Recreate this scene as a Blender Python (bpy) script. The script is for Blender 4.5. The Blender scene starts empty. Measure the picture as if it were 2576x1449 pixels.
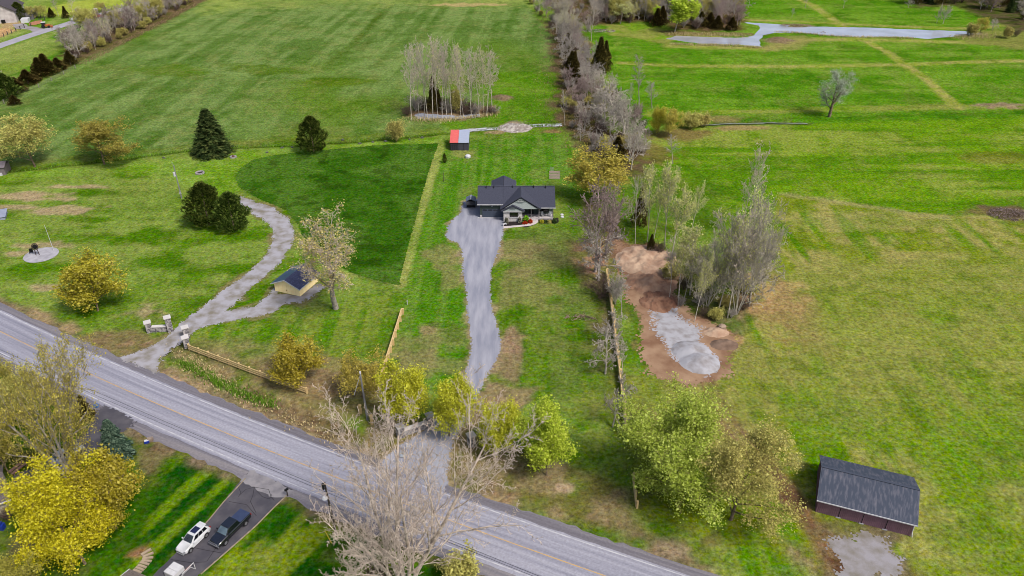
import bpy, bmesh, math, random
import numpy as np
from mathutils import Vector, Matrix, geometry
R = math.radians
C = bpy.context.scene.collection
scene = bpy.context.scene

# ------------------------------------------------------------------ camera, sky, sun, exposure
CAM_H, PITCH, HFOV = 80.0, 31.5, 67.0
cam_d = bpy.data.cameras.new('camera'); cam = bpy.data.objects.new('camera', cam_d); C.objects.link(cam)
cam.location = (0, 0, CAM_H); cam.rotation_euler = (R(90 - PITCH), 0, 0)
cam_d.sensor_width = 36; cam_d.lens = 18 / math.tan(R(HFOV / 2)); cam_d.clip_start = 1; cam_d.clip_end = 9000
scene.camera = cam

SUN_DIR = Vector((0.60, -0.55, 1.05)).normalized()          # towards the sun
el = math.asin(SUN_DIR.z); az = math.atan2(SUN_DIR.x, SUN_DIR.y)
world = bpy.data.worlds.new('World'); scene.world = world; world.use_nodes = True
wn = world.node_tree
sky = wn.nodes.new('ShaderNodeTexSky'); sky.sky_type = 'NISHITA'; sky.sun_disc = False
sky.sun_elevation = el; sky.sun_rotation = az; sky.air_density = 1.0; sky.dust_density = 4.0; sky.ozone_density = 1.0
wn.links.new(sky.outputs[0], wn.nodes['Background'].inputs[0])
wn.nodes['Background'].inputs[1].default_value = 0.06
sd = bpy.data.lights.new('sun', 'SUN'); sd.energy = 1.5; sd.angle = R(11); sd.color = (1.0, 0.95, 0.88)
so = bpy.data.objects.new('sun', sd); C.objects.link(so)
so.rotation_euler = (-SUN_DIR).to_track_quat('-Z', 'Y').to_euler(); so.location = (60, 40, 120)
scene.cycles.filter_width = 0.95
vs = scene.view_settings
vs.view_transform = 'Standard'; vs.look = 'None'; vs.gamma = 1; vs.use_curve_mapping = False; vs.exposure = 1.68

K = (2.3, 2.3, 2.3)      # light reaching a level white surface at this exposure, per channel

# ------------------------------------------------------------------ measuring: where a ray of the survey photograph meets the ground
PW, PH = 2576, 1449
pf = PW / 2 / math.tan(R(HFOV / 2)); cp, sp = math.cos(R(PITCH)), math.sin(R(PITCH))
def G(x, y, z=0.0):
    u, v = (x - PW / 2) / pf, (y - PH / 2) / pf
    t = (CAM_H - z) / (sp + v * cp)
    return (u * t, (cp - v * sp) * t)
def proj(X, Y, Z=0.0):
    Z -= CAM_H; zc = cp * Y - sp * Z; yc = -sp * Y - cp * Z
    return PW / 2 + pf * X / zc, PH / 2 + pf * yc / zc
def height_to(p, ytop):
    lo, hi = 0.0, 60.0
    for _ in range(40):
        m = (lo + hi) / 2
        if proj(p[0], p[1], m)[1] > ytop: lo = m
        else: hi = m
    return lo
def px_m(p, z=0):        # picture units per metre at a place
    return pf / (cp * p[1] - sp * (z - CAM_H))

def lin(c): return tuple((v / 255 / 12.92 if v / 255 <= .04045 else ((v / 255 + .055) / 1.055) ** 2.4) for v in c)
def A(r, g, b, k=1.0): return tuple(min(.85, v / q * k) for v, q in zip(lin((r, g, b)), K))
def AL(r, g, b): return A(r, g, b, 2.1)       # leaves
def AB(r, g, b): return A(r, g, b, 2.5)        # bark

# ------------------------------------------------------------------ materials
MATS = {}
def M(name, c1, c2=None, scale=4.0, rough=.8, bump=0.0, bscale=None, metal=0.0, spec=.3, lo=.35, hi=.65, stretch=(1, 1, 1), rand=0.0, detail=5, coat=0.0):
    if name in MATS: return MATS[name]
    m = bpy.data.materials.new(name); m.use_nodes = True; nt = m.node_tree; N = nt.nodes; L = nt.links
    b = N['Principled BSDF']; b.inputs['Roughness'].default_value = rough; b.inputs['Metallic'].default_value = metal
    b.inputs['Specular IOR Level'].default_value = spec; b.inputs['Coat Weight'].default_value = coat
    tc = N.new('ShaderNodeTexCoord'); mp = N.new('ShaderNodeMapping'); mp.inputs['Scale'].default_value = stretch
    L.new(tc.outputs['Object'], mp.inputs[0])
    if c2 is None: c2 = tuple(v * .8 for v in c1)
    nz = N.new('ShaderNodeTexNoise'); nz.inputs['Scale'].default_value = scale; nz.inputs['Detail'].default_value = detail
    L.new(mp.outputs[0], nz.inputs['Vector'])
    cr = N.new('ShaderNodeValToRGB'); cr.color_ramp.elements[0].position = lo; cr.color_ramp.elements[1].position = hi
    cr.color_ramp.elements[0].color = (*c1, 1); cr.color_ramp.elements[1].color = (*c2, 1)
    L.new(nz.outputs['Fac'], cr.inputs[0]); out = cr.outputs[0]
    if rand:
        oi = N.new('ShaderNodeObjectInfo'); hs = N.new('ShaderNodeHueSaturation')
        mr = N.new('ShaderNodeMapRange'); mr.inputs[3].default_value = 1 - rand; mr.inputs[4].default_value = 1 + rand
        L.new(oi.outputs['Random'], mr.inputs[0]); L.new(mr.outputs[0], hs.inputs['Value']); L.new(out, hs.inputs['Color']); out = hs.outputs[0]
    L.new(out, b.inputs['Base Color'])
    if bump:
        n2 = N.new('ShaderNodeTexNoise'); n2.inputs['Scale'].default_value = bscale or scale * 3; n2.inputs['Detail'].default_value = 4
        L.new(mp.outputs[0], n2.inputs['Vector'])
        bp = N.new('ShaderNodeBump'); bp.inputs['Strength'].default_value = 1; bp.inputs['Distance'].default_value = bump
        L.new(n2.outputs['Fac'], bp.inputs['Height']); L.new(bp.outputs[0], b.inputs['Normal'])
    MATS[name] = m; return m

def leaf_mat(name, stops, trans=.35, rand=.12, hue=.012):
    if name in MATS: return MATS[name]
    m = bpy.data.materials.new(name); m.use_nodes = True; nt = m.node_tree; N = nt.nodes; L = nt.links
    N.remove(N['Principled BSDF'])
    ge = N.new('ShaderNodeNewGeometry'); cr = N.new('ShaderNodeValToRGB')
    els = cr.color_ramp.elements
    while len(els) < len(stops): els.new(.5)
    for e, (p, c) in zip(els, stops): e.position = p; e.color = (*c, 1)
    L.new(ge.outputs['Random Per Island'], cr.inputs[0])
    oi = N.new('ShaderNodeObjectInfo'); hs = N.new('ShaderNodeHueSaturation')
    a = N.new('ShaderNodeMapRange'); a.inputs[3].default_value = 1 - rand; a.inputs[4].default_value = 1 + rand
    h = N.new('ShaderNodeMapRange'); h.inputs[3].default_value = .5 - hue; h.inputs[4].default_value = .5 + hue
    L.new(oi.outputs['Random'], a.inputs[0]); L.new(oi.outputs['Random'], h.inputs[0])
    L.new(a.outputs[0], hs.inputs['Value']); L.new(h.outputs[0], hs.inputs['Hue']); L.new(cr.outputs[0], hs.inputs['Color'])
    d = N.new('ShaderNodeBsdfDiffuse'); t = N.new('ShaderNodeBsdfTranslucent'); mx = N.new('ShaderNodeMixShader'); mx.inputs[0].default_value = trans
    L.new(hs.outputs[0], d.inputs[0]); L.new(hs.outputs[0], t.inputs[0]); L.new(d.outputs[0], mx.inputs[1]); L.new(t.outputs[0], mx.inputs[2])
    L.new(mx.outputs[0], N['Material Output'].inputs[0])
    MATS[name] = m; return m

# ------------------------------------------------------------------ object helpers
def tag(o, label=None, cat=None, group=None, kind=None):
    if label: o['label'] = label
    if cat: o['category'] = cat
    if group: o['group'] = group
    if kind: o['kind'] = kind
    return o
def empty(name, loc, rz=0.0, label=None, cat=None, group=None):
    o = bpy.data.objects.new(name, None); C.objects.link(o); o.location = loc; o.rotation_euler = (0, 0, rz)
    o.empty_display_size = .5
    return tag(o, label, cat, group)
def link(name, me, parent=None):
    o = bpy.data.objects.new(name, me); C.objects.link(o)
    if parent: o.parent = parent
    return o
def mesh_np(name, V, F, mats=(), mi=None, smooth=False):
    """V (n,3); F list of (m,k) index arrays"""
    me = bpy.data.meshes.new(name); V = np.asarray(V, np.float32)
    F = [np.asarray(f, np.int32) for f in F if len(f)]
    me.vertices.add(len(V)); me.vertices.foreach_set('co', V.ravel())
    tot = sum(f.size for f in F); np_ = sum(len(f) for f in F)
    me.loops.add(tot); me.polygons.add(np_)
    me.loops.foreach_set('vertex_index', np.concatenate([f.ravel() for f in F]))
    ln = np.concatenate([np.full(len(f), f.shape[1], np.int32) for f in F])
    me.polygons.foreach_set('loop_start', np.concatenate([[0], np.cumsum(ln)[:-1]]).astype(np.int32))
    for m in mats: me.materials.append(m)
    if mi is not None: me.polygons.foreach_set('material_index', np.asarray(mi, np.int32))
    if smooth: me.polygons.foreach_set('use_smooth', np.ones(np_, bool))
    me.update(calc_edges=True); return me

class MB:
    def __init__(s): s.v = []; s.f = []; s.m = []
    def add(s, pts, faces, m=0):
        b = len(s.v); s.v += [tuple(p) for p in pts]
        for f in faces: s.f.append([b + i for i in f]); s.m.append(m)
    def box(s, x0, x1, y0, y1, z0, z1, m=0, T=None):
        p = [(x, y, z) for z in (z0, z1) for (x, y) in ((x0, y0), (x1, y0), (x1, y1), (x0, y1))]
        if T: p = [T @ Vector(q) for q in p]
        s.add(p, [(3, 2, 1, 0), (4, 5, 6, 7), (0, 1, 5, 4), (1, 2, 6, 5), (2, 3, 7, 6), (3, 0, 4, 7)], m); return s
    def quad(s, *p, m=0): s.add(p, [tuple(range(len(p)))], m); return s
    def slab(s, pts, t, m=0):
        """planar polygon thickened along its downward normal by t"""
        P = [Vector(p) for p in pts]; n = (P[1] - P[0]).cross(P[2] - P[0]).normalized()
        Q = [p - n * t for p in P]; k = len(P)
        s.add(P + Q, [tuple(range(k)), tuple(range(2 * k - 1, k - 1, -1))] + [(i, i + k, (i + 1) % k + k, (i + 1) % k) for i in range(k)], m); return s
    def ext(s, poly, z0, z1, m=0):
        k = len(poly)
        s.add([(x, y, z0) for x, y in poly] + [(x, y, z1) for x, y in poly],
              [tuple(range(k - 1, -1, -1)), tuple(range(k, 2 * k))] + [(i, (i + 1) % k, (i + 1) % k + k, i + k) for i in range(k)], m); return s
    def tube(s, pts, rad, n=6, m=0, cap=True):
        P = [Vector(p) for p in pts]; rad = [rad] * len(P) if not hasattr(rad, '__len__') else rad
        b = len(s.v)
        for i, p in enumerate(P):
            d = (P[min(i + 1, len(P) - 1)] - P[max(i - 1, 0)]).normalized()
            a = d.orthogonal().normalized() if i == 0 else (a - d * a.dot(d)).normalized()
            c = d.cross(a)
            for j in range(n):
                t = 2 * math.pi * j / n; s.v.append(tuple(p + (a * math.cos(t) + c * math.sin(t)) * rad[i]))
        for i in range(len(P) - 1):
            for j in range(n):
                k = (j + 1) % n; s.f.append([b + i * n + j, b + i * n + k, b + (i + 1) * n + k, b + (i + 1) * n + j]); s.m.append(m)
        if cap:
            s.f.append([b + j for j in range(n - 1, -1, -1)]); s.m.append(m)
            e = b + (len(P) - 1) * n; s.f.append([e + j for j in range(n)]); s.m.append(m)
        return s
    def lathe(s, prof, n=16, m=0, cx=0, cy=0):
        b = len(s.v)
        for r, z in prof:
            for j in range(n): t = 2 * math.pi * j / n; s.v.append((cx + r * math.cos(t), cy + r * math.sin(t), z))
        for i in range(len(prof) - 1):
            for j in range(n):
                k = (j + 1) % n; s.f.append([b + i * n + j, b + i * n + k, b + (i + 1) * n + k, b + (i + 1) * n + j]); s.m.append(m)
        s.f.append([b + j for j in range(n - 1, -1, -1)]); s.m.append(m)
        e = b + (len(prof) - 1) * n; s.f.append([e + j for j in range(n)]); s.m.append(m); return s
    def build(s, name, mats, parent=None, loc=None, rz=None, smooth=False, bevel=0):
        me = bpy.data.meshes.new(name); me.from_pydata(s.v, [], s.f)
        for m in (mats if isinstance(mats, (list, tuple)) else [mats]): me.materials.append(m)
        me.polygons.foreach_set('material_index', s.m)
        if smooth: me.polygons.foreach_set('use_smooth', [True] * len(s.f))
        me.update(); o = link(name, me, parent)
        if loc is not None: o.location = loc
        if rz is not None: o.rotation_euler.z = rz
        if bevel:
            bv = o.modifiers.new('bevel', 'BEVEL'); bv.width = bevel; bv.segments = 2; bv.limit_method = 'ANGLE'
        return o
def copy_tree(o, parent=None):
    c = o.copy(); C.objects.link(c)
    if parent: c.parent = parent
    for ch in [x for x in o.children]: copy_tree(ch, c)
    return c

# ------------------------------------------------------------------ numpy noise and distances
def vnoise(x, y, seed=0):
    xi, yi = np.floor(x).astype(np.int64), np.floor(y).astype(np.int64); fx, fy = x - xi, y - yi
    def h(i, j):
        n = (i * 374761393 + j * 668265263 + seed * 974634777) & 0x7fffffff
        n = ((n ^ (n >> 13)) * 1274126177) & 0x7fffffff
        return ((n ^ (n >> 16)) & 0xffff) / 65535.0
    u, v = fx * fx * (3 - 2 * fx), fy * fy * (3 - 2 * fy)
    return (h(xi, yi) * (1 - u) + h(xi + 1, yi) * u) * (1 - v) + (h(xi, yi + 1) * (1 - u) + h(xi + 1, yi + 1) * u) * v
def fbm(x, y, s, seed=0, o=4):
    r, a, t = 0, 1.0, 0
    for k in range(o):
        r = r + a * vnoise(x / s * 2 ** k + 17.3 * k, y / s * 2 ** k - 9.1 * k, seed + k); t += a; a *= .5
    return r / t
def sstep(a, b, x): t = np.clip((x - a) / (b - a), 0, 1); return t * t * (3 - 2 * t)
def seg_dist(X, Y, P):
    d = np.full(X.shape, 1e9)
    for (x0, y0), (x1, y1) in zip(P[:-1], P[1:]):
        dx, dy = x1 - x0, y1 - y0; t = np.clip(((X - x0) * dx + (Y - y0) * dy) / (dx * dx + dy * dy + 1e-9), 0, 1)
        d = np.minimum(d, np.hypot(X - x0 - t * dx, Y - y0 - t * dy))
    return d
def poly_sd(X, Y, P):
    """signed distance, positive inside"""
    ins = np.zeros(X.shape, bool)
    for (x0, y0), (x1, y1) in zip(P, P[1:] + P[:1]):
        if y0 == y1: continue
        ins ^= ((y0 > Y) != (y1 > Y)) & (X < (x1 - x0) * (Y - y0) / (y1 - y0) + x0)
    d = seg_dist(X, Y, P + P[:1]); return np.where(ins, d, -d)
def WP(pts): return [G(*p) for p in pts]

# ------------------------------------------------------------------ the road line
yl = WP([(0,834.5),(95,879.5),(237.5,947),(387.5,1014.5),(470,1047),(557.5,1084.5),(644,1121.75),(794,1183),(1026.5,1271.75),(1244,1346.75),(1413,1414),(1513,1447)])
qf = np.polyfit([p[0] for p in yl], [p[1] for p in yl], 2)
def road_c(x):
    xc = np.clip(x, -95, 14); return np.polyval(qf, xc) + (x - xc) * np.polyval(np.polyder(qf), xc)
RX = np.concatenate([np.linspace(-420, -100, 30), np.linspace(-96, 16, 113), np.linspace(20, 160, 20)])
RC = np.stack([RX, road_c(RX)], 1)
rt = np.gradient(RC, axis=0); rt /= np.linalg.norm(rt, axis=1)[:, None]; RN = np.stack([-rt[:, 1], rt[:, 0]], 1)   # towards the houses' far side
def road_off(d): return [tuple(p) for p in RC + RN * d]

# shared outlines (picture units)
POND = [(1672,96),(1700,88),(1760,91),(1850,93),(1880,92),(1897,86),(1912,71),(1909,63),(1880,58),(1872,54),(1932,58),(2032,65),(2182,68),(2307,73),(2432,77),(2470,84),(2432,89),(2369,93),(2332,97),(2257,91),(2157,93),(2087,88),(2019,81),(1950,81),(1925,86),(1912,99),(1915,116),(1850,111),(1760,109)]
DRIVE = [(1169,509),(1159,535),(1146,549),(1134,562),(1123,587),(1126,597),(1134,606),(1152,609),(1159,617),(1166,640),(1166,677),(1174,722),(1176,767),(1184,824),(1189,864),(1184,899),(1169,944),(1151,978),(1108,1050),(1060,1092),(1005,1125),(985,1140),(962,1170),(1055,1216),(1108,1236),(1122,1218),(1120,1190),(1122,1160),(1135,1112),(1160,1068),(1184,1024),(1204,987),(1219,950),(1236,924),(1254,890),(1259,869),(1251,829),(1236,782),(1231,750),(1230,722),(1234,677),(1249,642),(1259,602),(1266,577),(1267,549),(1213,548),(1203,500)]
LANE = [(306,900),(345,888),(387,869),(425,845),(462,812),(500,782),(575,722),(612,697),(644,670),(677,637),(689,602),(691,578),(677,560),(642,540),(607,516),(588,493),(605,496),(644,510),(681,522),(719,547),(738,580),(739,600),(706,657),(644,711),(600,752),(566,784),(642,771),(676,748),(690,728),(700,740),(757,746),(800,716),(815,722),(757,763),(719,758),(694,780),(644,797),(600,802),(520,817),(495,828),(465,853),(430,876),(400,905),(392,936)]
TARMAC = [(616,1196),(562,1262),(525,1307),(450,1384),(360,1470),(480,1470),(500,1447),(550,1404),(643,1322),(722,1244),(736,1232),(634,1184)]
TARMAC2 = [(262,1022),(300,1034),(340,1064),(300,1088),(244,1130),(204,1160),(165,1198),(120,1228),(60,1266),(-60,1300),(-60,1250),(10,1232),(45,1195),(100,1168),(170,1130),(222,1082),(246,1042)]
DIRT = [(1548,600),(1575,620),(1640,618),(1690,650),(1700,690),(1692,735),(1712,772),(1760,800),(1800,820),(1850,850),(1832,880),(1830,905),(1825,935),(1790,957),(1720,967),(1670,950),(1640,936),(1620,890),(1612,860),(1610,800),(1590,760),(1570,710),(1556,660)]
GRAVEL = [(1638,786),(1650,776),(1673,772),(1700,780),(1713,796),(1750,824),(1778,874),(1797,912),(1792,930),(1775,936),(1756,930),(1734,918),(1713,905),(1690,884),(1670,873),(1664,850),(1653,830),(1648,806)]
YARD = [(2085,1356),(2110,1372),(2150,1362),(2180,1340),(2240,1352),(2210,1378),(2246,1400),(2232,1440),(2245,1480),(2110,1480),(2118,1420),(2100,1390)]
STREAM1 = [(1150,330),(1179,327),(1220,324),(1264,321),(1290,321),(1315,319),(1340,315),(1413,313)]
STREAM2 = [(1765,312),(1790,312),(1830,309),(1880,309),(1932,307),(1975,308),(2032,309)]
FARROAD = [(-120,160),(0,115),(88,85),(187,55),(250,37),(330,18),(420,-5),(500,-22)]
POOL = [(1040,286),(1062,284),(1080,286),(1096,283),(1110,288),(1130,288),(1150,291),(1175,287),(1208,286),(1215,291),(1190,295),(1150,299),(1120,297),(1098,297),(1080,300),(1048,298)]

# ------------------------------------------------------------------ ground: one sheet to the horizon, coloured where things grow
gx = np.concatenate([[-4000,-2200,-1200,-700,-480,-380], np.arange(-310, -120, 1.3), np.arange(-120, 100, .62), np.arange(100, 310, 1.3), [380,480,700,1200,2200,4000]])
gy = np.concatenate([[-800,-200,-40,10,40], np.arange(52, 130, .55), np.arange(130, 230, .8), np.arange(230, 440, 1.3), [470,520,620,800,1200,2200,4500]])
X, Y = np.meshgrid(gx, gy)
Z = np.zeros_like(X)
def dirn(a, b):
    a, b = G(*a), G(*b); return math.atan2(b[1] - a[1], b[0] - a[0])
def streak(ang, la, lb, seed, o=3):
    c, s_ = math.cos(ang), math.sin(ang); return fbm((X * c + Y * s_) / la, (-X * s_ + Y * c) / lb, 1.0, seed, o)
MOW = dirn((960, 950), (1105, 360)); FIELD = dirn((640, 210), (860, 30)); MEAD = dirn((1700, 965), (1600, 700))
n1, n2, n3, n4 = fbm(X, Y, 30, 1), fbm(X, Y, 9, 2), fbm(X, Y, 3, 3), fbm(X, Y, 60, 4, 3)
st_mow, st_field, st_mead = streak(MOW, 40, 1.3, 11), streak(FIELD, 60, 3.5, 12), streak(MEAD, 30, 2.2, 13)
st_ew = streak(0, 45, 3.2, 14); st_road = streak(dirn((560, 1085), (1244, 1347)), 25, 1.6, 15)
COL = np.zeros(X.shape + (3,)); 
def col3(c): c = np.asarray(c); return c if c.ndim == 3 else c[None, None]
def vary(c1, c2, w): return col3(c1) * (1 - w[..., None]) + col3(c2) * w[..., None]
def lay(colour, w):
    global COL
    COL = COL * (1 - w[..., None]) + col3(colour) * w[..., None]
def area(P, colour, soft=1.5, nz=1.2, k=1.0, wd=False, ns=None):
    P = P if wd else WP(P); ns = n3 if ns is None else ns
    lay(colour, k * sstep(-soft, soft, poly_sd(X, Y, P) + (ns - .5) * 4 * nz))
def stripe(P, width, colour, soft=.6, nz=.8, k=1.0, wd=False):
    P = P if wd else WP(P)
    lay(colour, k * sstep(soft, -soft, seg_dist(X, Y, P) - width / 2 + (n3 - .5) * 3 * nz))
def blot(x, y, rx, ry, colour, k=.8, nz=.45, ns=None):
    c = G(x, y); ns = n3 if ns is None else ns
    d = np.hypot((X - c[0]) / rx, (Y - c[1]) / ry) + (ns - .5) * 2 * nz
    lay(colour, k * sstep(1.0, .55, d))
def mixw(a, lo=.4, hi=.6): return sstep(lo, hi, a)

COL[:] = vary(A(100,142,40), A(124,156,66), mixw(n1 * .5 + n2 * .5))
# tilled far field
far_field = [(-60,300),(0,262),(90,215),(180,158),(300,108),(420,50),(530,-12),(700,-40),(1290,-40),(1345,40),(1390,90),(1408,180),(1412,314),(1300,318),(1130,326),(980,345),(760,362),(500,378),(250,402),(0,424),(-60,430)]
area(far_field, vary(vary(A(94,131,58), A(122,154,84), mixw(st_field * .6 + n2 * .4, .38, .62)), A(98,136,46), mixw(n4, .5, .75)), 1.2, .6)
area([(1180,180),(1300,182),(1412,180),(1412,314),(1300,318),(1130,326),(1090,300),(1240,262)], vary(A(82,136,18), A(98,146,36), mixw(n2)), 1.2, .8)
area([(480,-45),(1320,-45),(1340,6),(1240,14),(1000,8),(700,18),(520,30)], vary(A(150,176,88), A(124,156,76), mixw(n1)), 14, 8)  # paler lime band: sunlight through cloud gaps put into the grass colour
blot(1165,200,16,10,A(92,126,18),.75,.6,n2); blot(850,206,20,7,A(88,122,22),.7,.6,n2); blot(430,178,26,9,A(84,124,20),.6,.6,n2); blot(700,178,18,7,A(84,120,24),.6,.6,n2)
for q in ((1135,160),(1150,220),(1110,215),(600,165),(640,172)): blot(*q, 9, 5, A(86,120,24), .5, .7)
stripe([(960,30),(930,70),(880,120),(830,160)], 3.5, A(78,110,30), 1.6, 1.6, .55)
stripe([(940,318),(985,290),(1030,262)], 1.2, A(128,150,84), .8, .4, .5)
blot(1165,12,24,5,A(190,176,122),.8,.6); blot(1545,10,10,5,A(120,110,70),.5)
# the lawns
lawn = [(-60,432),(0,424),(250,402),(500,378),(760,364),(980,348),(1130,328),(1300,322),(1412,316),(1450,400),(1450,640),(1490,760),(1560,1080),(1600,1290),(1620,1375),(1513,1357),(1244,1257),(894,1142),(642,1047),(390,932),(130,830),(-60,750)]
area(lawn, vary(vary(A(106,145,46), A(128,160,70), mixw(n1, .42, .62)), A(82,130,18), mixw(n2 * .6 + st_ew * .4, .52, .68)), .8, .5)
area([(-60,470),(0,437),(250,412),(470,396),(640,380),(980,352),(1110,340),(1105,362),(980,364),(850,377),(680,396),(606,420),(590,450),(600,480),(520,500),(430,440),(250,430),(0,460)], vary(A(132,172,70), A(112,158,44), mixw(n2)), 2, 1)
area([(1110,362),(1400,330),(1440,400),(1445,560),(1410,470),(1200,468),(1160,540),(1120,590),(1175,720),(1180,860),(1150,980),(960,950),(1005,716)], vary(A(84,140,32), A(104,148,54), mixw(st_mow, .42, .6)), 2, 1.2)
area([(1262,580),(1450,560),(1490,760),(1545,1000),(1300,1010),(1200,1030),(1258,880),(1232,740)], vary(vary(A(80,128,18), A(102,140,46), mixw(st_mow)), A(112,136,66), .8 * mixw(n2, .5, .7)), 1.5, 1)
area([(470,800),(700,790),(1000,740),(1005,716),(960,950),(770,960),(500,850)], vary(A(88,136,30), A(122,152,60), mixw(st_mow * .7 + n3 * .3, .42, .6)), 2.5, 1.5)
# unmown dark field
OVAL = [(1101,362),(1079,425),(1060,490),(1030,600),(1002,716),(900,690),(830,660),(775,620),(752,565),(722,528),(650,498),(604,470),(594,448),(606,424),(640,402),(690,391),(760,383),(850,375),(980,364)]
area(OVAL, vary(vary(A(52,108,8), A(68,122,18), mixw(n2)), A(88,132,44), .7 * mixw(n1, .58, .78)), .25, .15)
stripe([(1108,362),(1088,428),(1050,545),(1012,690),(1006,716)], 3.0, vary(A(156,174,92), A(136,164,76), mixw(st_mow)), .4, .2)
stripe([(1118,362),(1105,428),(1075,545),(1040,690),(1015,780)], 1.8, A(116,158,60), 1.2, .6, .35)
stripe([(1004,718),(950,708),(890,690)], 1.2, A(132,146,86), .8, .6, .6)
# farther paddocks and their mown tracks
area([(1416,20),(1520,-40),(2700,-60),(2700,300),(2300,305),(1760,318),(1640,330),(1560,300),(1500,180)], vary(vary(A(86,143,24), A(112,158,50), mixw(n1 * .5 + st_ew * .5)), A(70,126,18), .7 * mixw(n2, .55, .72)), 1, .5)
area([(1640,330),(1760,316),(2300,304),(2700,290),(2700,545),(2560,545),(2300,534),(2100,502),(1960,486),(1900,560),(1640,440)], vary(vary(A(108,156,26), A(136,164,66), mixw(n1 * .5 + n2 * .5, .44, .6)), A(92,142,22), mixw(st_ew * .5 + n4 * .5, .5, .66)), 1.5, 1)
meadow = [(1960,487),(2100,504),(2300,536),(2560,546),(2800,560),(2800,1600),(1900,1600),(1840,1380),(1600,1290),(1600,960),(1820,960),(1860,860),(1900,700),(1940,600)]
area(meadow, vary(vary(A(124,148,46), A(158,162,92), mixw(n2 * .5 + n3 * .3 + st_ew * .2, .42, .58)), A(92,142,16), .9 * mixw(n1 * .55 + st_mead * .45, .5, .64)), .7, .5)
area([(1970,700),(2576,640),(2700,1000),(2300,1100),(2050,1100)], vary(A(148,162,84), A(122,150,54), mixw(n3 * .6 + n2 * .4, .42, .6)), 8, 5, .6)
area([(2300,1050),(2700,1000),(2700,1500),(2320,1500)], vary(A(112,154,46), A(136,158,72), mixw(n2)), 6, 4, .6)
stripe([(1968,489),(2100,506),(2300,538),(2380,548)], 1.6, A(158,164,104), .8, .8, .75)
blot(1920,735,9,10,A(186,164,118),.75,.7); blot(1955,790,8,9,A(166,146,100),.6,.7); blot(2010,800,6,16,A(150,140,90),.5,.6,n2); blot(1930,690,4,9,A(150,135,95),.6,.7)
blot(2505,395,10,5,A(120,112,50),.45,.6); blot(2170,560,18,6,A(150,160,95),.4,.7); blot(2480,330,9,4,A(96,150,10),.5)
STRAW = vary(A(148,168,70), A(170,172,100), mixw(n3))
stripe([(1560,158),(1700,166),(2000,167),(2270,163),(2400,157),(2620,152)], 4.2, STRAW, 1.2, 1, .85)
stripe([(2155,92),(2230,130),(2330,200),(2412,272)], 4.0, STRAW, .8, .6, .9)
stripe([(1990,-10),(2042,12),(2105,55),(2160,92)], 4.5, STRAW, .9, .7, .85)
stripe([(1875,50),(2000,54),(2200,64),(2420,72),(2600,60)], 4.5, STRAW, 1.4, 1, .8)
stripe([(1690,116),(1850,120),(1930,122),(2020,100),(2150,99),(2340,104),(2500,108),(2640,122)], 6, STRAW, 1.8, 1.4, .85)
area([(1935,92),(2020,90),(2060,98),(2010,122),(1930,128)], A(150,152,90), 2.5, 2, .7)
stripe([(1640,286),(1900,280),(2200,272),(2420,268),(2640,270)], 4.5, vary(A(126,160,50), A(150,164,80), mixw(st_ew)), 1.6, 1, .8)
stripe([(1780,302),(1950,300),(2085,298),(2300,290),(2640,283)], 1.6, A(64,118,10), .9, .7, .8)
area([(1520,60),(1560,58),(1640,60),(1700,78),(1870,90),(1700,100),(1680,110),(1540,90)], vary(A(120,160,44), A(150,160,80), mixw(n2)), 2, 2, .8)
stripe([(1560,105),(1530,130),(1545,165)], 1.6, A(130,170,60), .8, .4, .6)
area([(2440,78),(2600,70),(2700,110),(2600,130),(2460,110),(2400,96)], A(132,140,74), 3, 3, .8)
blot(1705,82,9,5,A(120,104,72),.8,.6); blot(1785,86,30,3.5,A(124,112,78),.75,.5); blot(2000,64,10,4,A(120,108,84),.85,.5); blot(1960,103,9,5.5,A(132,118,96),.9,.5); blot(2050,80,9,3,A(150,126,100),.8,.5)
blot(2515,266,9,3.5,A(158,138,118),.8,.6); blot(1262,246,5,4,A(132,116,96),.9,.4); blot(1810,298,9,4,A(160,138,100),.6,.6); blot(1860,322,9,3,A(168,140,110),.6,.6); blot(1620,385,12,9,A(130,96,74),.55,.6)
area([(1640,330),(1700,318),(1790,330),(1770,345),(1690,356),(1640,350)], A(128,104,76), 2, 2, .7)
# top left, beyond the hedge
area([(-400,-40),(480,-40),(400,20),(330,60),(230,110),(160,160),(60,200),(-60,260),(-400,300)], vary(A(122,156,62), A(146,172,90), mixw(n1)), 2, 1)
area([(110,98),(200,62),(240,58),(232,88),(180,102)], A(84,146,16), 1.2, 1, .9); area([(20,190),(150,130),(180,122),(150,150),(60,200)], A(74,140,20), 1.5, 1, .9)
area([(100,20),(330,-20),(420,-10),(300,32),(200,40),(110,42)], A(176,198,84), 3, 2, .85)
area([(0,44),(70,40),(130,46),(110,70),(60,66),(0,80)], A(96,150,30), 1.5, 1, .9)
area([(-60,74),(20,70),(40,78),(10,92),(-60,108)], A(212,178,130), 1.5, 1, .9); area([(0,56),(40,52),(66,58),(30,70),(0,70)], A(196,172,136), 1.2, .8, .8)
stripe(FARROAD, 11, A(110,150,60), 1.2, .8, .8)
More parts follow.
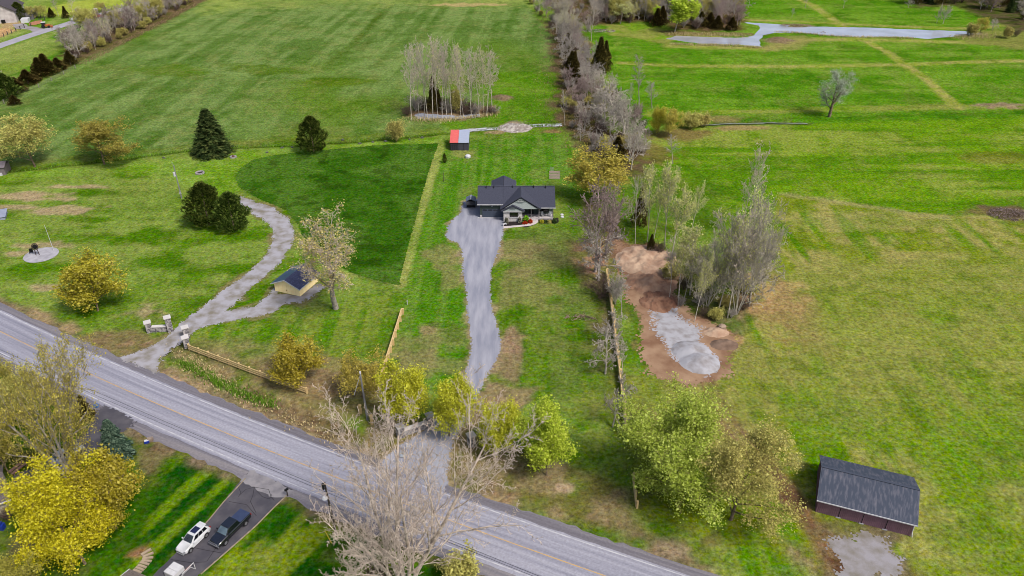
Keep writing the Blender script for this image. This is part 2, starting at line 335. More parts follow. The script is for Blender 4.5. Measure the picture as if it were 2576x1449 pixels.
# ditches, verges and bare ground
stripe([(-60,441),(0,434),(140,418),(280,403),(400,388),(510,373),(760,364),(900,355),(1010,347),(1100,337),(1179,329)], 2.2, vary(A(62,96,18), A(86,116,36), mixw(n3)), .9, .8, .9)
stripe([(0,418),(140,402),(280,390),(400,378),(510,364),(640,356),(760,350),(900,345),(1100,325)], 3.0, A(116,136,52), 2, 1.4, .6)
stripe([(1179,324),(1264,316),(1300,312),(1412,308)], 1.6, A(72,108,18), .9, .6, .8); stripe(STREAM1, 2.4, A(120,128,96), .8, .7, .8); stripe(STREAM2, 2.6, A(100,108,66), .9, .8, .8)
blot(1295,318,6.0,6.0,A(160,146,128),.85,.5); blot(1240,333,4,2,A(168,152,118),.8,.6); blot(1385,331,5,2,A(150,120,90),.7,.6)
area([(1028,292),(1060,300),(1090,304),(1150,303),(1200,298),(1245,288),(1252,280),(1240,268),(1150,266),(1060,268),(1020,284)], vary(A(118,100,80), A(150,134,104), mixw(n3)), 1.4, 1.2, .95)
area([(1130,370),(1185,378),(1180,392),(1210,398),(1180,404),(1150,400)], A(150,158,92), 1.2, 1.5, .7)
verge = road_off(7.6) + road_off(4.6)[::-1]
area(verge, vary(A(134,124,96), A(168,152,118), mixw(n3)), 1.0, 1.0, .9, True)
verge2 = road_off(16) + road_off(6.5)[::-1]
v2 = poly_sd(X, Y, verge2)
lay(vary(A(118,118,66), A(150,138,104), mixw(n3)), .88 * sstep(-1, 2, v2 + (n2 - .5) * 6) * sstep(-60, -50, X) * mixw(n2 * .5 + n3 * .5, .3, .5))
area([(225,868),(330,905),(400,880),(430,862),(385,850),(345,838),(290,838),(235,830),(228,850)], vary(A(152,130,104), A(130,124,84), mixw(n3, .45, .6)), 1.0, 1.3, .9)
area([(285,795),(340,772),(380,752),(432,790),(400,812),(330,800)], vary(A(168,156,124), A(116,140,60), mixw(n3, .45, .6)), 1.2, 1.6, .75)
stripe([(392,940),(450,966),(520,1004),(560,1024)], 1.6, A(196,176,138), .5, .7, .9)
stripe([(430,868),(500,930),(600,985),(720,1045),(800,1080),(860,1105)], 2.6, vary(A(152,142,110), A(120,112,84), mixw(n3)), 1.0, 1.2, .85)
stripe([(450,905),(520,940),(640,1000)], 2.0, A(70,116,20), .9, .9, .8); stripe([(470,870),(560,910),(700,965),(790,1005)], 1.5, A(58,84,16), .9, .4, .7)  # the darker second stripe paints the shade along the rail fence
stripe([(640,985),(720,1020),(830,1065),(900,1100)], 1.4, A(98,78,60), .8, .6, .7)
for q in ((740,940,8,5),(790,960,10,5),(850,1000,11,6),(700,905,6,3),(890,960,8,5),(860,920,6,3),(760,905,5,3)): blot(*q, A(150,136,100), .65, .7)
for q in ((1275,890,4,8),(1290,860,3,5),(1260,1000,6,4),(1230,1040,7,3.4)): blot(*q, A(156,138,110), .75, .7)
for q in ((1310,730,9,9,.5),(1350,650,10,7,.45),(1290,620,8,6,.5),(1110,640,4,7,.55),(1135,690,3,7,.5),(1130,850,6,7,.4),(1060,880,6,6,.45),(1100,920,9,5,.5),(690,880,8,4,.4),(560,870,8,4,.4),(1075,832,1.6,1.4,.8)): blot(*q[:4], A(150,144,100), q[4], .8)
for q in ((60,497,9,2.4),(110,488,9,2.0),(100,500,12,1.4),(180,525,9,2.2),(150,535,7,1.6),(90,618,8,2.0),(190,470,10,1.4),(105,725,4,1.6),(10,522,7,1.6),(40,636,5,1.5)): blot(*q, A(176,164,128), .8, .75)
for q in ((500,870,5,2),(320,880,4,1.5)): blot(*q, A(120,130,70), .5, .7)
for P in ([(640,430),(560,412),(470,420)], [(700,410),(560,398),(440,414)]): stripe(P, 1.0, A(142,178,82), .9, .4, .6)
for k in range(6): stripe([(505 + k * 18, 520 - k * 3), (515 + k * 19, 545), (505 + k * 17, 575), (480 + k * 15, 600)], .5, A(134,172,62), .6, .2, .5)
stripe([(0,690),(120,760),(230,822)], 1.4, A(128,170,60), .8, .4, .5)
def fringe(P, w, c, k=.8):
    P = WP(P); d = -poly_sd(X, Y, P) + (n3 - .5) * 3.0; lay(c, k * sstep(w, w * .3, d))
fringe(DRIVE, 1.1, A(158,148,116), .8); fringe(LANE, 1.3, vary(A(136,130,92), A(110,130,60), mixw(n3)), .8); fringe(TARMAC, .5, A(140,130,96), .6); fringe(TARMAC2, 1.0, A(120,106,80), .8)
fringe(DIRT, 1.6, vary(A(150,120,96), A(132,138,76), mixw(n3)), .9); fringe(YARD, 2.2, vary(A(138,130,106), A(116,132,66), mixw(n3)), .9); fringe(GRAVEL, .6, A(160,140,124), .8)
lay(A(166,138,116), sstep(-.5, .8, poly_sd(X, Y, WP(DIRT)) + (n3 - .5) * 2))
area([(1480,66),(1560,56),(1660,54),(1700,74),(1780,80),(1866,76),(1872,40),(1868,-60),(1300,-60),(1400,30)], vary(A(112,92,74), A(92,84,50), mixw(n3)), 2.5, 2, .95)
area([(2300,20),(2400,14),(2460,40),(2560,78),(2700,90),(2700,-60),(2280,-60)], vary(A(96,84,66), A(76,86,40), mixw(n3)), 2.5, 2, .9)
area([(170,168),(300,112),(420,54),(540,-12),(470,-40),(330,25),(240,80),(150,140)], vary(A(116,98,78), A(96,92,54), mixw(n3)), 2, 2, .9)
# foot of the hedge, track and the cluster of trees
stripe([(1420,60),(1440,180),(1450,300),(1520,360),(1560,420)], 15, vary(A(104,86,72), A(90,82,52), mixw(n3)), 3, 3, .9)
stripe([(1505,500),(1500,640),(1495,700),(1530,900),(1565,1080)], 4.5, vary(A(110,96,76), A(96,112,48), mixw(n3)), 2, 2, .8)
area([(1440,610),(1520,600),(1545,690),(1470,700),(1440,660)], vary(A(172,142,116), A(120,120,70), mixw(n3, .5, .65)), 1.5, 2, .85)
stripe([(1530,540),(1545,600),(1575,700),(1600,800)], 2.8, A(140,116,94), .9, .6, .8); stripe([(1560,660),(1585,760),(1610,830),(1640,960),(1650,1000)], 2.2, A(74,128,10), 1, .6, .8)
area([(1640,640),(1760,620),(1880,690),(1880,790),(1800,815),(1720,785),(1700,730)], vary(A(98,96,62), A(80,104,40), mixw(n3)), 2, 2, .85)
area([(1590,440),(1800,440),(1840,560),(1660,620),(1580,600),(1560,500)], vary(A(92,132,30), A(76,120,30), mixw(n2)), 2, 2, .8)
area([(1780,770),(1850,790),(1880,830),(1850,880),(1790,850)], vary(A(128,124,90), A(96,116,60), mixw(n3)), 1.4, 1.4, .8); blot(1800,832,3.4,1.8,A(184,146,100),.9,.5); blot(1815,868,4,2.4,A(164,140,116),.9,.5); blot(1835,858,3.4,2,A(190,160,120),.8,.6)
area([(1862,700),(1885,690),(1878,770),(1860,800)], A(176,150,124), 1, 1, .8)
for off in (-1.0, 1.0):
    P = [(p[0] + off, p[1]) for p in WP([(1765,940),(1800,1000),(1825,1050),(1870,1110),(1930,1175),(1985,1250),(2045,1330),(2090,1380),(2140,1440),(2180,1500)])]
    stripe(P, 1.1, vary(A(146,124,96), A(112,90,68), mixw(n3)), .6, .5, .95, True)
stripe([(1925,1160),(1985,1245),(2050,1330),(2100,1390),(2130,1450)], 3.8, vary(A(134,114,82), A(104,82,60), mixw(n2)), 1, 1, .9)
stripe([(1930,1165),(1990,1255),(2045,1330)], 1.0, A(92,70,52), .6, .6, .7)
for q in ((1560,1030,8,10),(1640,1000,7,6),(1700,1000,9,5),(1880,920,8,8),(1900,1000,10,9)): blot(*q, A(132,150,66), .5, .8)
area([(1560,1000),(1600,1290),(1700,1330),(1760,1300),(1640,1200),(1620,1040)], vary(A(96,122,40), A(120,122,72), mixw(n2)), 2, 2, .7)
area([(1620,1370),(1650,1340),(1700,1345),(1740,1400),(1710,1420)], A(148,140,112), 1, 1.2, .8); stripe([(1580,1310),(1610,1350),(1640,1380)], 2, A(126,118,86), 1, 1, .7)
stripe([(1290,1280),(1450,1330),(1610,1370)], 1.8, A(78,132,16), .9, .6, .7); blot(1413,1226,1.7,1.2,A(184,170,140),.9,.5)
area([(1760,1390),(1900,1340),(2080,1480),(1840,1480)], vary(A(82,140,20), A(120,156,56), mixw(st_mead, .45, .6)), 1.5, 1, .8)
blot(2535,535,9,4.5,A(112,96,78),.9,.6); blot(2480,535,5,2.5,A(124,116,72),.6,.6)
blot(2150,1335,9,2.6,A(120,116,82),.6,.6); stripe([(2312,1290),(2322,1340),(2322,1400)], .7, A(168,172,92), .5, .2, .6); stripe([(2330,1240),(2352,1330),(2360,1420)], .7, A(146,164,80), .6, .3, .5)
# gardens south of the road
south = road_off(-5.0) + [(160, -200), (-420, -200)]
area(south, vary(A(62,112,12), A(84,128,22), mixw(n2)), .5, .3, 1, True)
lawnS = [(470,1130),(620,1195),(562,1262),(525,1307),(450,1384),(360,1460),(330,1420),(380,1290),(400,1190)]
LS = dirn((360, 1390), (590, 1180))
area(lawnS, vary(vary(A(30,84,4), A(44,98,8), mixw(n3)), A(112,150,34), .9 * mixw(streak(LS, 22, 1.9, 21, 2), .5, .6)), .7, .3)
area([(730,1246),(800,1290),(1000,1380),(1280,1480),(480,1480),(640,1330)], vary(vary(A(36,92,6), A(60,112,14), mixw(n3)), A(128,156,48), .9 * mixw(streak(LS, 14, 2.4, 22, 2), .5, .6)), .7, .3)
stripe(road_off(-6.2), 2.0, vary(A(140,128,104), A(112,112,70), mixw(n3)), .7, .6, .85, True)
area([(330,1075),(450,1125),(400,1190),(372,1230),(340,1180),(330,1130)], vary(A(128,118,86), A(92,110,46), mixw(n3, .4, .6)), 1, .8, .85)
area([(-60,1100),(170,1130),(90,1170),(-60,1240)], vary(A(92,84,54), A(70,90,24), mixw(n3)), 1.5, 1, .8)
area([(20,1280),(140,1225),(240,1180),(210,1440),(-60,1500),(-60,1320)], vary(A(70,112,22), A(96,112,52), mixw(n2)), 1.5, 1, .9); blot(60,1370,3,4,A(140,126,96),.6,.8); blot(150,1250,3.4,2.4,A(134,110,92),.8,.5)
area([(325,1395),(370,1375),(380,1385),(345,1405)], A(150,122,88), .5, .4, .9)
# relief: ditches, pond and pool beds
def sink(P, w, d, wd=False):
    global Z
    P = P if wd else WP(P); Z = Z - d * np.exp(-(seg_dist(X, Y, P) / w) ** 2)
def bed(P, d, soft):
    global Z
    Z = np.minimum(Z, -d * sstep(-soft * .4, soft, poly_sd(X, Y, WP(P)) + (n3 - .5) * 2.2))
sink([(440,880),(520,934),(640,992),(740,1042),(830,1080)], 1.7, .55); sink([(-60,438),(0,432),(280,401),(510,372),(760,363),(1010,346),(1150,330)], 1.2, .4)
sink(STREAM1, 1.2, .5); sink(STREAM2, 1.5, .5)
bed(POND, .9, 2.4); bed(POOL, .6, 1.5)
def mound(x, y, rx, ry, h, seed=0):
    global Z
    c = G(x, y); d = np.hypot((X - c[0]) / rx, (Y - c[1]) / ry) + (fbm(X, Y, 2.2, 40 + seed) - .5) * .5
    Z = Z + h * sstep(1, .1, d)
mound(1262,246,4,3.4,1.0); mound(1960,101,7,4,1.2); mound(2000,65,8,3,1.0); mound(1790,85,26,2.4,.7); mound(2515,266,7,2.6,.5)
def gz(x, y):
    i = min(max(np.searchsorted(gx, x) - 1, 0), len(gx) - 2); j = min(max(np.searchsorted(gy, y) - 1, 0), len(gy) - 2); return float(Z[j, i])
pt = fbm(X, Y, 5.5, 61, 4); pt2 = fbm(X, Y, 1.6, 62, 3)
grassy = sstep(.01, .035, COL[..., 1] - COL[..., 0]) * sstep(.0, .05, COL[..., 1] - COL[..., 2])
lay(COL * .45 + col3(A(150,150,92)) * .55, .42 * grassy * mixw(pt * .6 + pt2 * .4, .52, .64)); lay(COL * np.array([.62, .74, .5]), .7 * grassy * mixw(1 - (fbm(X, Y, 7, 63, 4) * .55 + fbm(X, Y, 2.1, 64, 3) * .45), .53, .64))
lum = COL @ np.array([.3, .6, .1]); COL = np.clip(lum[..., None] + (COL - lum[..., None]) * 1.0, .003, 1) * np.array([1.13, 1.0, 1.02])
nx_, ny_ = len(gx), len(gy); idx = np.arange(nx_ * ny_).reshape(ny_, nx_)
F = np.stack([idx[:-1, :-1], idx[:-1, 1:], idx[1:, 1:], idx[1:, :-1]], -1).reshape(-1, 4)
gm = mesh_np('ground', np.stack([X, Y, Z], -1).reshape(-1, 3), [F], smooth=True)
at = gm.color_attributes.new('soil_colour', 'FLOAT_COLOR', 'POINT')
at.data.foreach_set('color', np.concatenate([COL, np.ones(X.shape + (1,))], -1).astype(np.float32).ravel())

def ground_mat():
    m = bpy.data.materials.new('turf'); m.use_nodes = True; nt = m.node_tree; N = nt.nodes; L = nt.links
    b = N['Principled BSDF']; b.inputs['Roughness'].default_value = 1; b.inputs['Specular IOR Level'].default_value = 0
    a = N.new('ShaderNodeAttribute'); a.attribute_name = 'soil_colour'
    tc = N.new('ShaderNodeTexCoord')
    def noise(s, d=3, rough=.6):
        n = N.new('ShaderNodeTexNoise'); n.inputs['Scale'].default_value = s; n.inputs['Detail'].default_value = d; n.inputs['Roughness'].default_value = rough
        L.new(tc.outputs['Object'], n.inputs['Vector']); return n
    def rng(src, a0, a1, b0, b1):
        r = N.new('ShaderNodeMapRange'); r.inputs[1].default_value = a0; r.inputs[2].default_value = a1; r.inputs[3].default_value = b0; r.inputs[4].default_value = b1
        L.new(src, r.inputs[0]); return r.outputs[0]
    fine, mid, big = noise(1.5, 7, .78), noise(.5, 5, .7), noise(.11, 3)
    mul = N.new('ShaderNodeMath'); mul.operation = 'MULTIPLY'; L.new(rng(fine.outputs[0], .36, .64, .55, 1.5), mul.inputs[0]); L.new(rng(mid.outputs[0], .36, .64, .8, 1.2), mul.inputs[1])
    mul2 = N.new('ShaderNodeMath'); mul2.operation = 'MULTIPLY'; L.new(mul.outputs[0], mul2.inputs[0]); L.new(rng(big.outputs[0], .3, .7, .93, 1.07), mul2.inputs[1])
    hs = N.new('ShaderNodeHueSaturation'); L.new(a.outputs['Color'], hs.inputs['Color']); L.new(mul2.outputs[0], hs.inputs['Value'])
    hn = noise(.9, 5, .7); L.new(rng(hn.outputs[0], .3, .7, .470, .530), hs.inputs['Hue'])
    sn = noise(1.7, 4, .7); L.new(rng(sn.outputs[0], .3, .7, 1.25, .78), hs.inputs['Saturation'])
    L.new(hs.outputs[0], b.inputs['Base Color'])
    bp = N.new('ShaderNodeBump'); bp.inputs['Distance'].default_value = .22; bp.inputs['Strength'].default_value = .9
    n5 = noise(1.5, 5, .7); L.new(n5.outputs[0], bp.inputs['Height']); L.new(bp.outputs[0], b.inputs['Normal'])
    return m
MATS['turf'] = ground_mat(); gm.materials.append(MATS['turf'])
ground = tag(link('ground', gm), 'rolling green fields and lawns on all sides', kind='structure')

# ------------------------------------------------------------------ sheets on the ground: road, drives, water
rng0 = np.random.default_rng(5)
def densify(P, step, jit, seed):
    P = [np.array(p) for p in P]; out = []
    for a, b in zip(P, P[1:] + P[:1]):
        n = max(1, int(np.linalg.norm(b - a) / step))
        for i in range(n): out.append(a + (b - a) * i / n)
    out = np.array(out); r = np.random.default_rng(seed)
    return out + r.normal(0, jit, out.shape)
def sheet(name, P, mat, z, step=.6, jit=.15, seed=1, wd=False, label=None, parent=None):
    Q = densify(P if wd else WP(P), step, jit, seed)
    tris = geometry.tessellate_polygon([[Vector((x, y, 0)) for x, y in Q]])
    me = mesh_np(name, np.c_[Q, np.full(len(Q), z)], [np.array(tris)], [mat])
    bm = bmesh.new(); bm.from_mesh(me); bmesh.ops.recalc_face_normals(bm, faces=bm.faces)
    if bm.faces and sum(f.normal.z for f in bm.faces) < 0: bmesh.ops.reverse_faces(bm, faces=bm.faces)
    bm.to_mesh(me); bm.free()
    o = link(name, me, parent)
    if not parent: tag(o, label, kind='structure')
    return o
def rag_sheet(name, P, mat, z, amp=.9, cell=.28, seed=1, wd=False, label=None, parent=None, ns=1.3, grit=.5, colfn=None):
    P = [tuple(q) for q in (P if wd else WP(P))]; xs = [q[0] for q in P]; ys_ = [q[1] for q in P]
    gx_ = np.arange(min(xs) - 1.5, max(xs) + 1.5, cell); gy_ = np.arange(min(ys_) - 1.5, max(ys_) + 1.5, cell); x, y = np.meshgrid(gx_, gy_)
    r = np.random.default_rng(seed); x = x + r.uniform(-.3, .3, x.shape) * cell; y = y + r.uniform(-.3, .3, x.shape) * cell
    cx, cy = (x[:-1, :-1] + x[1:, 1:]) / 2, (y[:-1, :-1] + y[1:, 1:]) / 2
    sdv = poly_sd(cx, cy, P) + .2 + (fbm(cx, cy, ns, seed + 50, 3) - .5) * 2 * amp + (r.random(cx.shape) - .5) * grit
    keep = sdv > 0; i = np.arange(x.size).reshape(x.shape)
    F = np.stack([i[:-1, :-1], i[:-1, 1:], i[1:, 1:], i[1:, :-1]], -1)[keep]; u, inv = np.unique(F, return_inverse=True)
    V = np.stack([x.ravel()[u], y.ravel()[u], np.full(len(u), z)], -1); me = mesh_np(name, V, [inv.reshape(-1, 4)], [mat]); o = link(name, me, parent)
    if colfn: at = me.color_attributes.new('soil_colour', 'FLOAT_COLOR', 'POINT'); at.data.foreach_set('color', np.c_[colfn(V[:, 0], V[:, 1]), np.ones(len(V))].astype(np.float32).ravel())
    if not parent: tag(o, label, kind='structure')
    return o
def strip(name, offs, z, mat, parent=None, x0=None, x1=None, jit=0, crown=0):
    sel = np.ones(len(RX), bool)
    if x0 is not None: sel = (RX >= x0) & (RX <= x1)
    c, n = RC[sel], RN[sel]; r = np.random.default_rng(int(abs(offs[0]) * 100))
    V = []
    for i, d in enumerate(offs):
        dd = d + (r.normal(0, jit, len(c)) if i in (0, len(offs) - 1) else 0)
        q = c + n * (np.asarray(dd)[..., None] if np.ndim(dd) else dd); V.append(np.c_[q, np.full(len(c), z + crown * (1 - abs(d) / 4.5))])
    V = np.stack(V, 0); k, m_, _ = V.shape; ii = np.arange(k * m_).reshape(k, m_)
    F = np.stack([ii[:-1, :-1], ii[:-1, 1:], ii[1:, 1:], ii[1:, :-1]], -1).reshape(-1, 4)[:, ::-1]
    me = mesh_np(name, V.reshape(-1, 3), [F], [mat])
    uv = me.uv_layers.new(name='along'); s_ = np.concatenate([[0], np.cumsum(np.linalg.norm(np.diff(c, axis=0), axis=1))])
    UV = np.stack([np.broadcast_to(s_, (k, m_)), np.broadcast_to(np.array(offs)[:, None], (k, m_))], -1).reshape(-1, 2)
    li = np.empty(len(me.loops), np.int32); me.loops.foreach_get('vertex_index', li); uv.data.foreach_set('uv', UV[li].astype(np.float32).ravel())
    bm = bmesh.new(); bm.from_mesh(me)
    if sum(f.normal.z for f in bm.faces) < 0: bmesh.ops.reverse_faces(bm, faces=bm.faces)
    bm.to_mesh(me); bm.free()
    o = link(name, me, parent)
    if not parent: tag(o, kind='structure')
    return o
def road_mat(name, c_mid, c_dark, c_light):
    m = bpy.data.materials.new(name); m.use_nodes = True; nt = m.node_tree; N = nt.nodes; L = nt.links
    b = N['Principled BSDF']; b.inputs['Roughness'].default_value = .8; b.inputs['Specular IOR Level'].default_value = .35
    uv = N.new('ShaderNodeUVMap'); uv.uv_map = 'along'
    def layer(su, sv, det):
        mp = N.new('ShaderNodeMapping'); mp.inputs['Scale'].default_value = (su, sv, 1); L.new(uv.outputs[0], mp.inputs[0])
        n = N.new('ShaderNodeTexNoise'); n.inputs['Scale'].default_value = 1; n.inputs['Detail'].default_value = det; L.new(mp.outputs[0], n.inputs['Vector']); return n.outputs[0]
    a = layer(.012, .75, 3); bb = layer(.04, 2.0, 3); g = layer(3, 3, 3)
    r1 = N.new('ShaderNodeValToRGB'); r1.color_ramp.elements[0].position = .36; r1.color_ramp.elements[1].position = .64
    r1.color_ramp.elements[0].color = (*c_dark, 1); r1.color_ramp.elements[1].color = (*c_light, 1); e = r1.color_ramp.elements.new(.5); e.color = (*c_mid, 1)
    ad = N.new('ShaderNodeMath'); ad.operation = 'MULTIPLY_ADD'; L.new(bb, ad.inputs[0]); ad.inputs[1].default_value = .55
    m2 = N.new('ShaderNodeMath'); m2.operation = 'MULTIPLY_ADD'; L.new(a, m2.inputs[0]); m2.inputs[1].default_value = .45; m2.inputs[2].default_value = 0
    L.new(m2.outputs[0], ad.inputs[2]); L.new(ad.outputs[0], r1.inputs[0])
    hs = N.new('ShaderNodeHueSaturation'); mr = N.new('ShaderNodeMapRange'); mr.inputs[1].default_value = .3; mr.inputs[2].default_value = .7; mr.inputs[3].default_value = .86; mr.inputs[4].default_value = 1.14
    L.new(g, mr.inputs[0]); L.new(mr.outputs[0], hs.inputs['Value']); L.new(r1.outputs[0], hs.inputs['Color']); L.new(hs.outputs[0], b.inputs['Base Color'])
    return m
def field_col(x, y):
    w1, w2, w3 = mixw(fbm(x, y, 9, 2))[:, None], mixw(fbm(x, y, 26, 71), .55, .75)[:, None], mixw(fbm(x, y, 3.2, 72), .55, .7)[:, None]
    c = np.array(A(62,106,24)) * (1 - w1) + np.array(A(86,124,44)) * w1; c = c * (1 - .6 * w2) + np.array(A(98,134,58)) * .6 * w2; return c * (1 - .35 * w3)
rag_sheet('unmown_field', OVAL, MATS['turf'], .05, .15, .3, 21, ns=4, grit=.12, colfn=field_col, label='dark green unmown field with a curved edge beside the lane')
asphalt = road_mat('worn_asphalt', A(172,172,188), A(146,146,164), A(192,192,206))
shoulder_m = road_mat('shoulder_gravel', A(136,132,142), A(116,112,122), A(156,150,154))
strip('road_shoulder', [-6.0, -5.2, -3.5, 0, 3.5, 5.0, 5.7], .012, shoulder_m, jit=.2)
road = strip('road', [-4.35, -3.7, -2, 0, 2, 3.85, 4.25], .03, asphalt, jit=.05, crown=.05)
road['label'] = 'grey two-lane country road with a yellow centre line'
yp = M('yellow_road_paint', A(238,196,120), A(196,180,160), 1.2, lo=.45, hi=.75); wp = M('white_road_paint', A(226,226,232), A(180,180,194), 1.0, lo=.4, hi=.7)
strip('centre_line', [-.07, .07], .098, yp, road); strip('edge_line', [3.78, 3.96], .052, wp, road); strip('edge_line', [-3.8, -3.64], .052, wp, road)
sealm = M('crack_sealant', A(196,196,208), A(172,172,188), .5)
for d in (-1.15, -2.3): strip('seam_line', [d, d + .07], .0975 if d > -1.5 else .08, sealm, road)
gravel_m = M('crushed_gravel', A(156,159,176), A(186,187,200), .8, rough=.95, bump=.03, bscale=5, lo=.36, hi=.64, detail=8, stretch=(1, .16, 1))
rag_sheet('gravel_driveway', DRIVE, gravel_m, .02, .45, .25, 3, grit=.4, label='wide pale gravel driveway running from the road up to the dark house')
lane_m = M('old_lane_gravel', A(190,188,196), A(146,138,124), .45, rough=.95, bump=.03, bscale=7, lo=.42, hi=.68, detail=9)
rag_sheet('gravel_lane', LANE, lane_m, .024, .6, .22, 4, grit=.6, label='weedy old gravel lane curving past the yellow shed')
tar_m = M('old_tarmac', A(84,82,92), A(112,108,114), .5, rough=.8, lo=.4, hi=.75, detail=8)
tar = sheet('tarmac_driveway', TARMAC, tar_m, .036, .6, .05, 5, label='dark cracked tarmac driveway with two parked vehicles')
rag_sheet('tarmac_court', TARMAC2, tar_m, .036, .3, .25, 6, label='dark tarmac drive under the big multi-stemmed tree')
apron_m = M('dusty_apron', A(172,168,172), A(138,134,142), .8, lo=.4, hi=.7, detail=8)
sheet('bleached_apron', [(614,1197),(604,1212),(640,1226),(690,1252),(716,1250),(738,1236),(700,1214),(632,1182)], apron_m, .042, .5, .14, 7, parent=tar)
# tar snakes over the cracks
ck = MB(); ckm = M('tar_seal', A(44,42,50), None, 2)
def crackline(P, w=.07, z=.046):
    Q = WP(P)
    for a, b in zip(Q[:-1], Q[1:]):
        d = Vector((b[0] - a[0], b[1] - a[1])); n = Vector((-d.y, d.x)).normalized() * w / 2
        ck.quad((a[0] - n.x, a[1] - n.y, z), (b[0] - n.x, b[1] - n.y, z), (b[0] + n.x, b[1] + n.y, z), (a[0] + n.x, a[1] + n.y, z))
for P in ([(576,1262),(620,1270),(645,1298)], [(604,1245),(618,1232),(640,1226),(676,1232)], [(646,1236),(660,1250),(678,1256),(684,1244)], [(676,1232),(682,1250),(690,1260)], [(460,1372),(520,1385),(560,1392)], [(521,1412),(548,1372),(552,1362)], [(430,1408),(480,1416),(520,1414)], [(640,1226),(636,1248),(630,1262),(644,1290)], [(600,1226),(606,1240),(600,1250)]):
    crackline(P)
ck.build('crack_sealing', ckm, tar)
# concrete edging strips of the tarmac drive
edge_m = M('edging_concrete', A(188,172,146), A(150,136,112), 1.5)
def edging(P, w=.18, h=.06):
    Q = WP(P); s_ = MB()
    for a, b in zip(Q[:-1], Q[1:]):
        a_, b_ = Vector((*a, 0)), Vector((*b, 0)); d = (b_ - a_); T = Matrix.Translation(a_) @ Matrix.Rotation(math.atan2(d.y, d.x), 4, 'Z')
        s_.box(0, d.length - .01, -w / 2, w / 2, 0, h, T=T)
    return s_
edging([(618,1203),(590,1234),(562,1264),(524,1310),(486,1350),(450,1386)]).build('edging_strip', edge_m, tar)
edging([(722,1246),(690,1276),(645,1322),(600,1362),(550,1406),(505,1445)]).build('edging_strip', edge_m, tar)
dirt_m = M('bare_dirt', A(190,156,126), A(146,108,82), .28, rough=1, bump=.06, bscale=2, lo=.35, hi=.65, detail=8)
rag_sheet('dirt_clearing', DIRT, dirt_m, .015, 1.8, .3, 8, ns=3, grit=1.6, label='reddish brown bare dirt clearing beside the grey trees')
wg_m = M('white_gravel', A(196,196,204), A(150,142,140), .6, rough=.95, bump=.05, bscale=5, lo=.45, hi=.75, detail=9)
rag_sheet('gravel_spread', GRAVEL, wg_m, .03, 1.7, .25, 9, ns=2.2, grit=2.2, label='pale grey gravel spread over the dirt clearing')
rag_sheet('barn_yard', YARD, M('yard_gravel', A(176,172,178), A(140,132,118), .5, rough=.95, bump=.03, bscale=6, lo=.4, hi=.7, detail=9), .02, 2.2, .25, 10, ns=2.5, grit=1.6, label='patch of pale gravel in front of the brown barn')
farroad_m = M('pale_far_road', A(196,192,204), A(178,174,186), .3)
fr = WP(FARROAD); fr_n = []
for i, p in enumerate(fr):
    a, b = np.array(fr[max(i - 1, 0)]), np.array(fr[min(i + 1, len(fr) - 1)]); t = (b - a) / np.linalg.norm(b - a); fr_n.append((-t[1], t[0]))
sheet('farm_road', [(p[0] + n[0] * 3, p[1] + n[1] * 3) for p, n in zip(fr, fr_n)] + [(p[0] - n[0] * 3, p[1] - n[1] * 3) for p, n in list(zip(fr, fr_n))[::-1]], farroad_m, .03, 4, .1, 11, True, label='pale road past the far farmyard')
sheet('farm_track', [(30,62),(60,58),(72,66),(110,72),(118,76),(92,84),(70,74),(40,72)], M('farm_gravel', A(182,178,186), A(160,150,148), .3), .02, 2, .3, 12, label='grey gravel entrance of the far farmyard')
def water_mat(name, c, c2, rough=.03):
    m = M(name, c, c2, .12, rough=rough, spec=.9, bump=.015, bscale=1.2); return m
pond_m = water_mat('pond_water', A(214,218,234,.9), A(200,202,212,.85))  # pale lavender base colour stands in for the reflected sky
def grow_poly(P, d):
    Q = WP(P); c = np.mean(Q, 0); return [tuple(np.array(q) + (np.array(q) - c) / np.linalg.norm(np.array(q) - c) * d) for q in Q]
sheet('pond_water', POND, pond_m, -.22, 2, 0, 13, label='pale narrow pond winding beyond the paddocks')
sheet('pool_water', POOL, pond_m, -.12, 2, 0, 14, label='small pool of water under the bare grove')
def brook(P, w):
    Q = [np.array(q) for q in WP(P)]; Lp, Rp = [], []
    for i, q in enumerate(Q):
        t = Q[min(i + 1, len(Q) - 1)] - Q[max(i - 1, 0)]; n = np.array((-t[1], t[0])) / np.linalg.norm(t); Lp.append(tuple(q + n * w)); Rp.append(tuple(q - n * w))
    return Lp + Rp[::-1]
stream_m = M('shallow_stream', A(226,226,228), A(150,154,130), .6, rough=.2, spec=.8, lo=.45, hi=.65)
sheet('stream_water', brook(STREAM1, 1.15), stream_m, -.1, .9, .1, 15, True, label='thin pale stream in the ditch behind the red shed')
sheet('stream_water', brook(STREAM2, .4), M('dull_stream', A(150,154,136), A(96,108,66), .5, rough=.3), -.25, .9, .1, 16, True, label='thin stream crossing the grass near the olive shrubs')

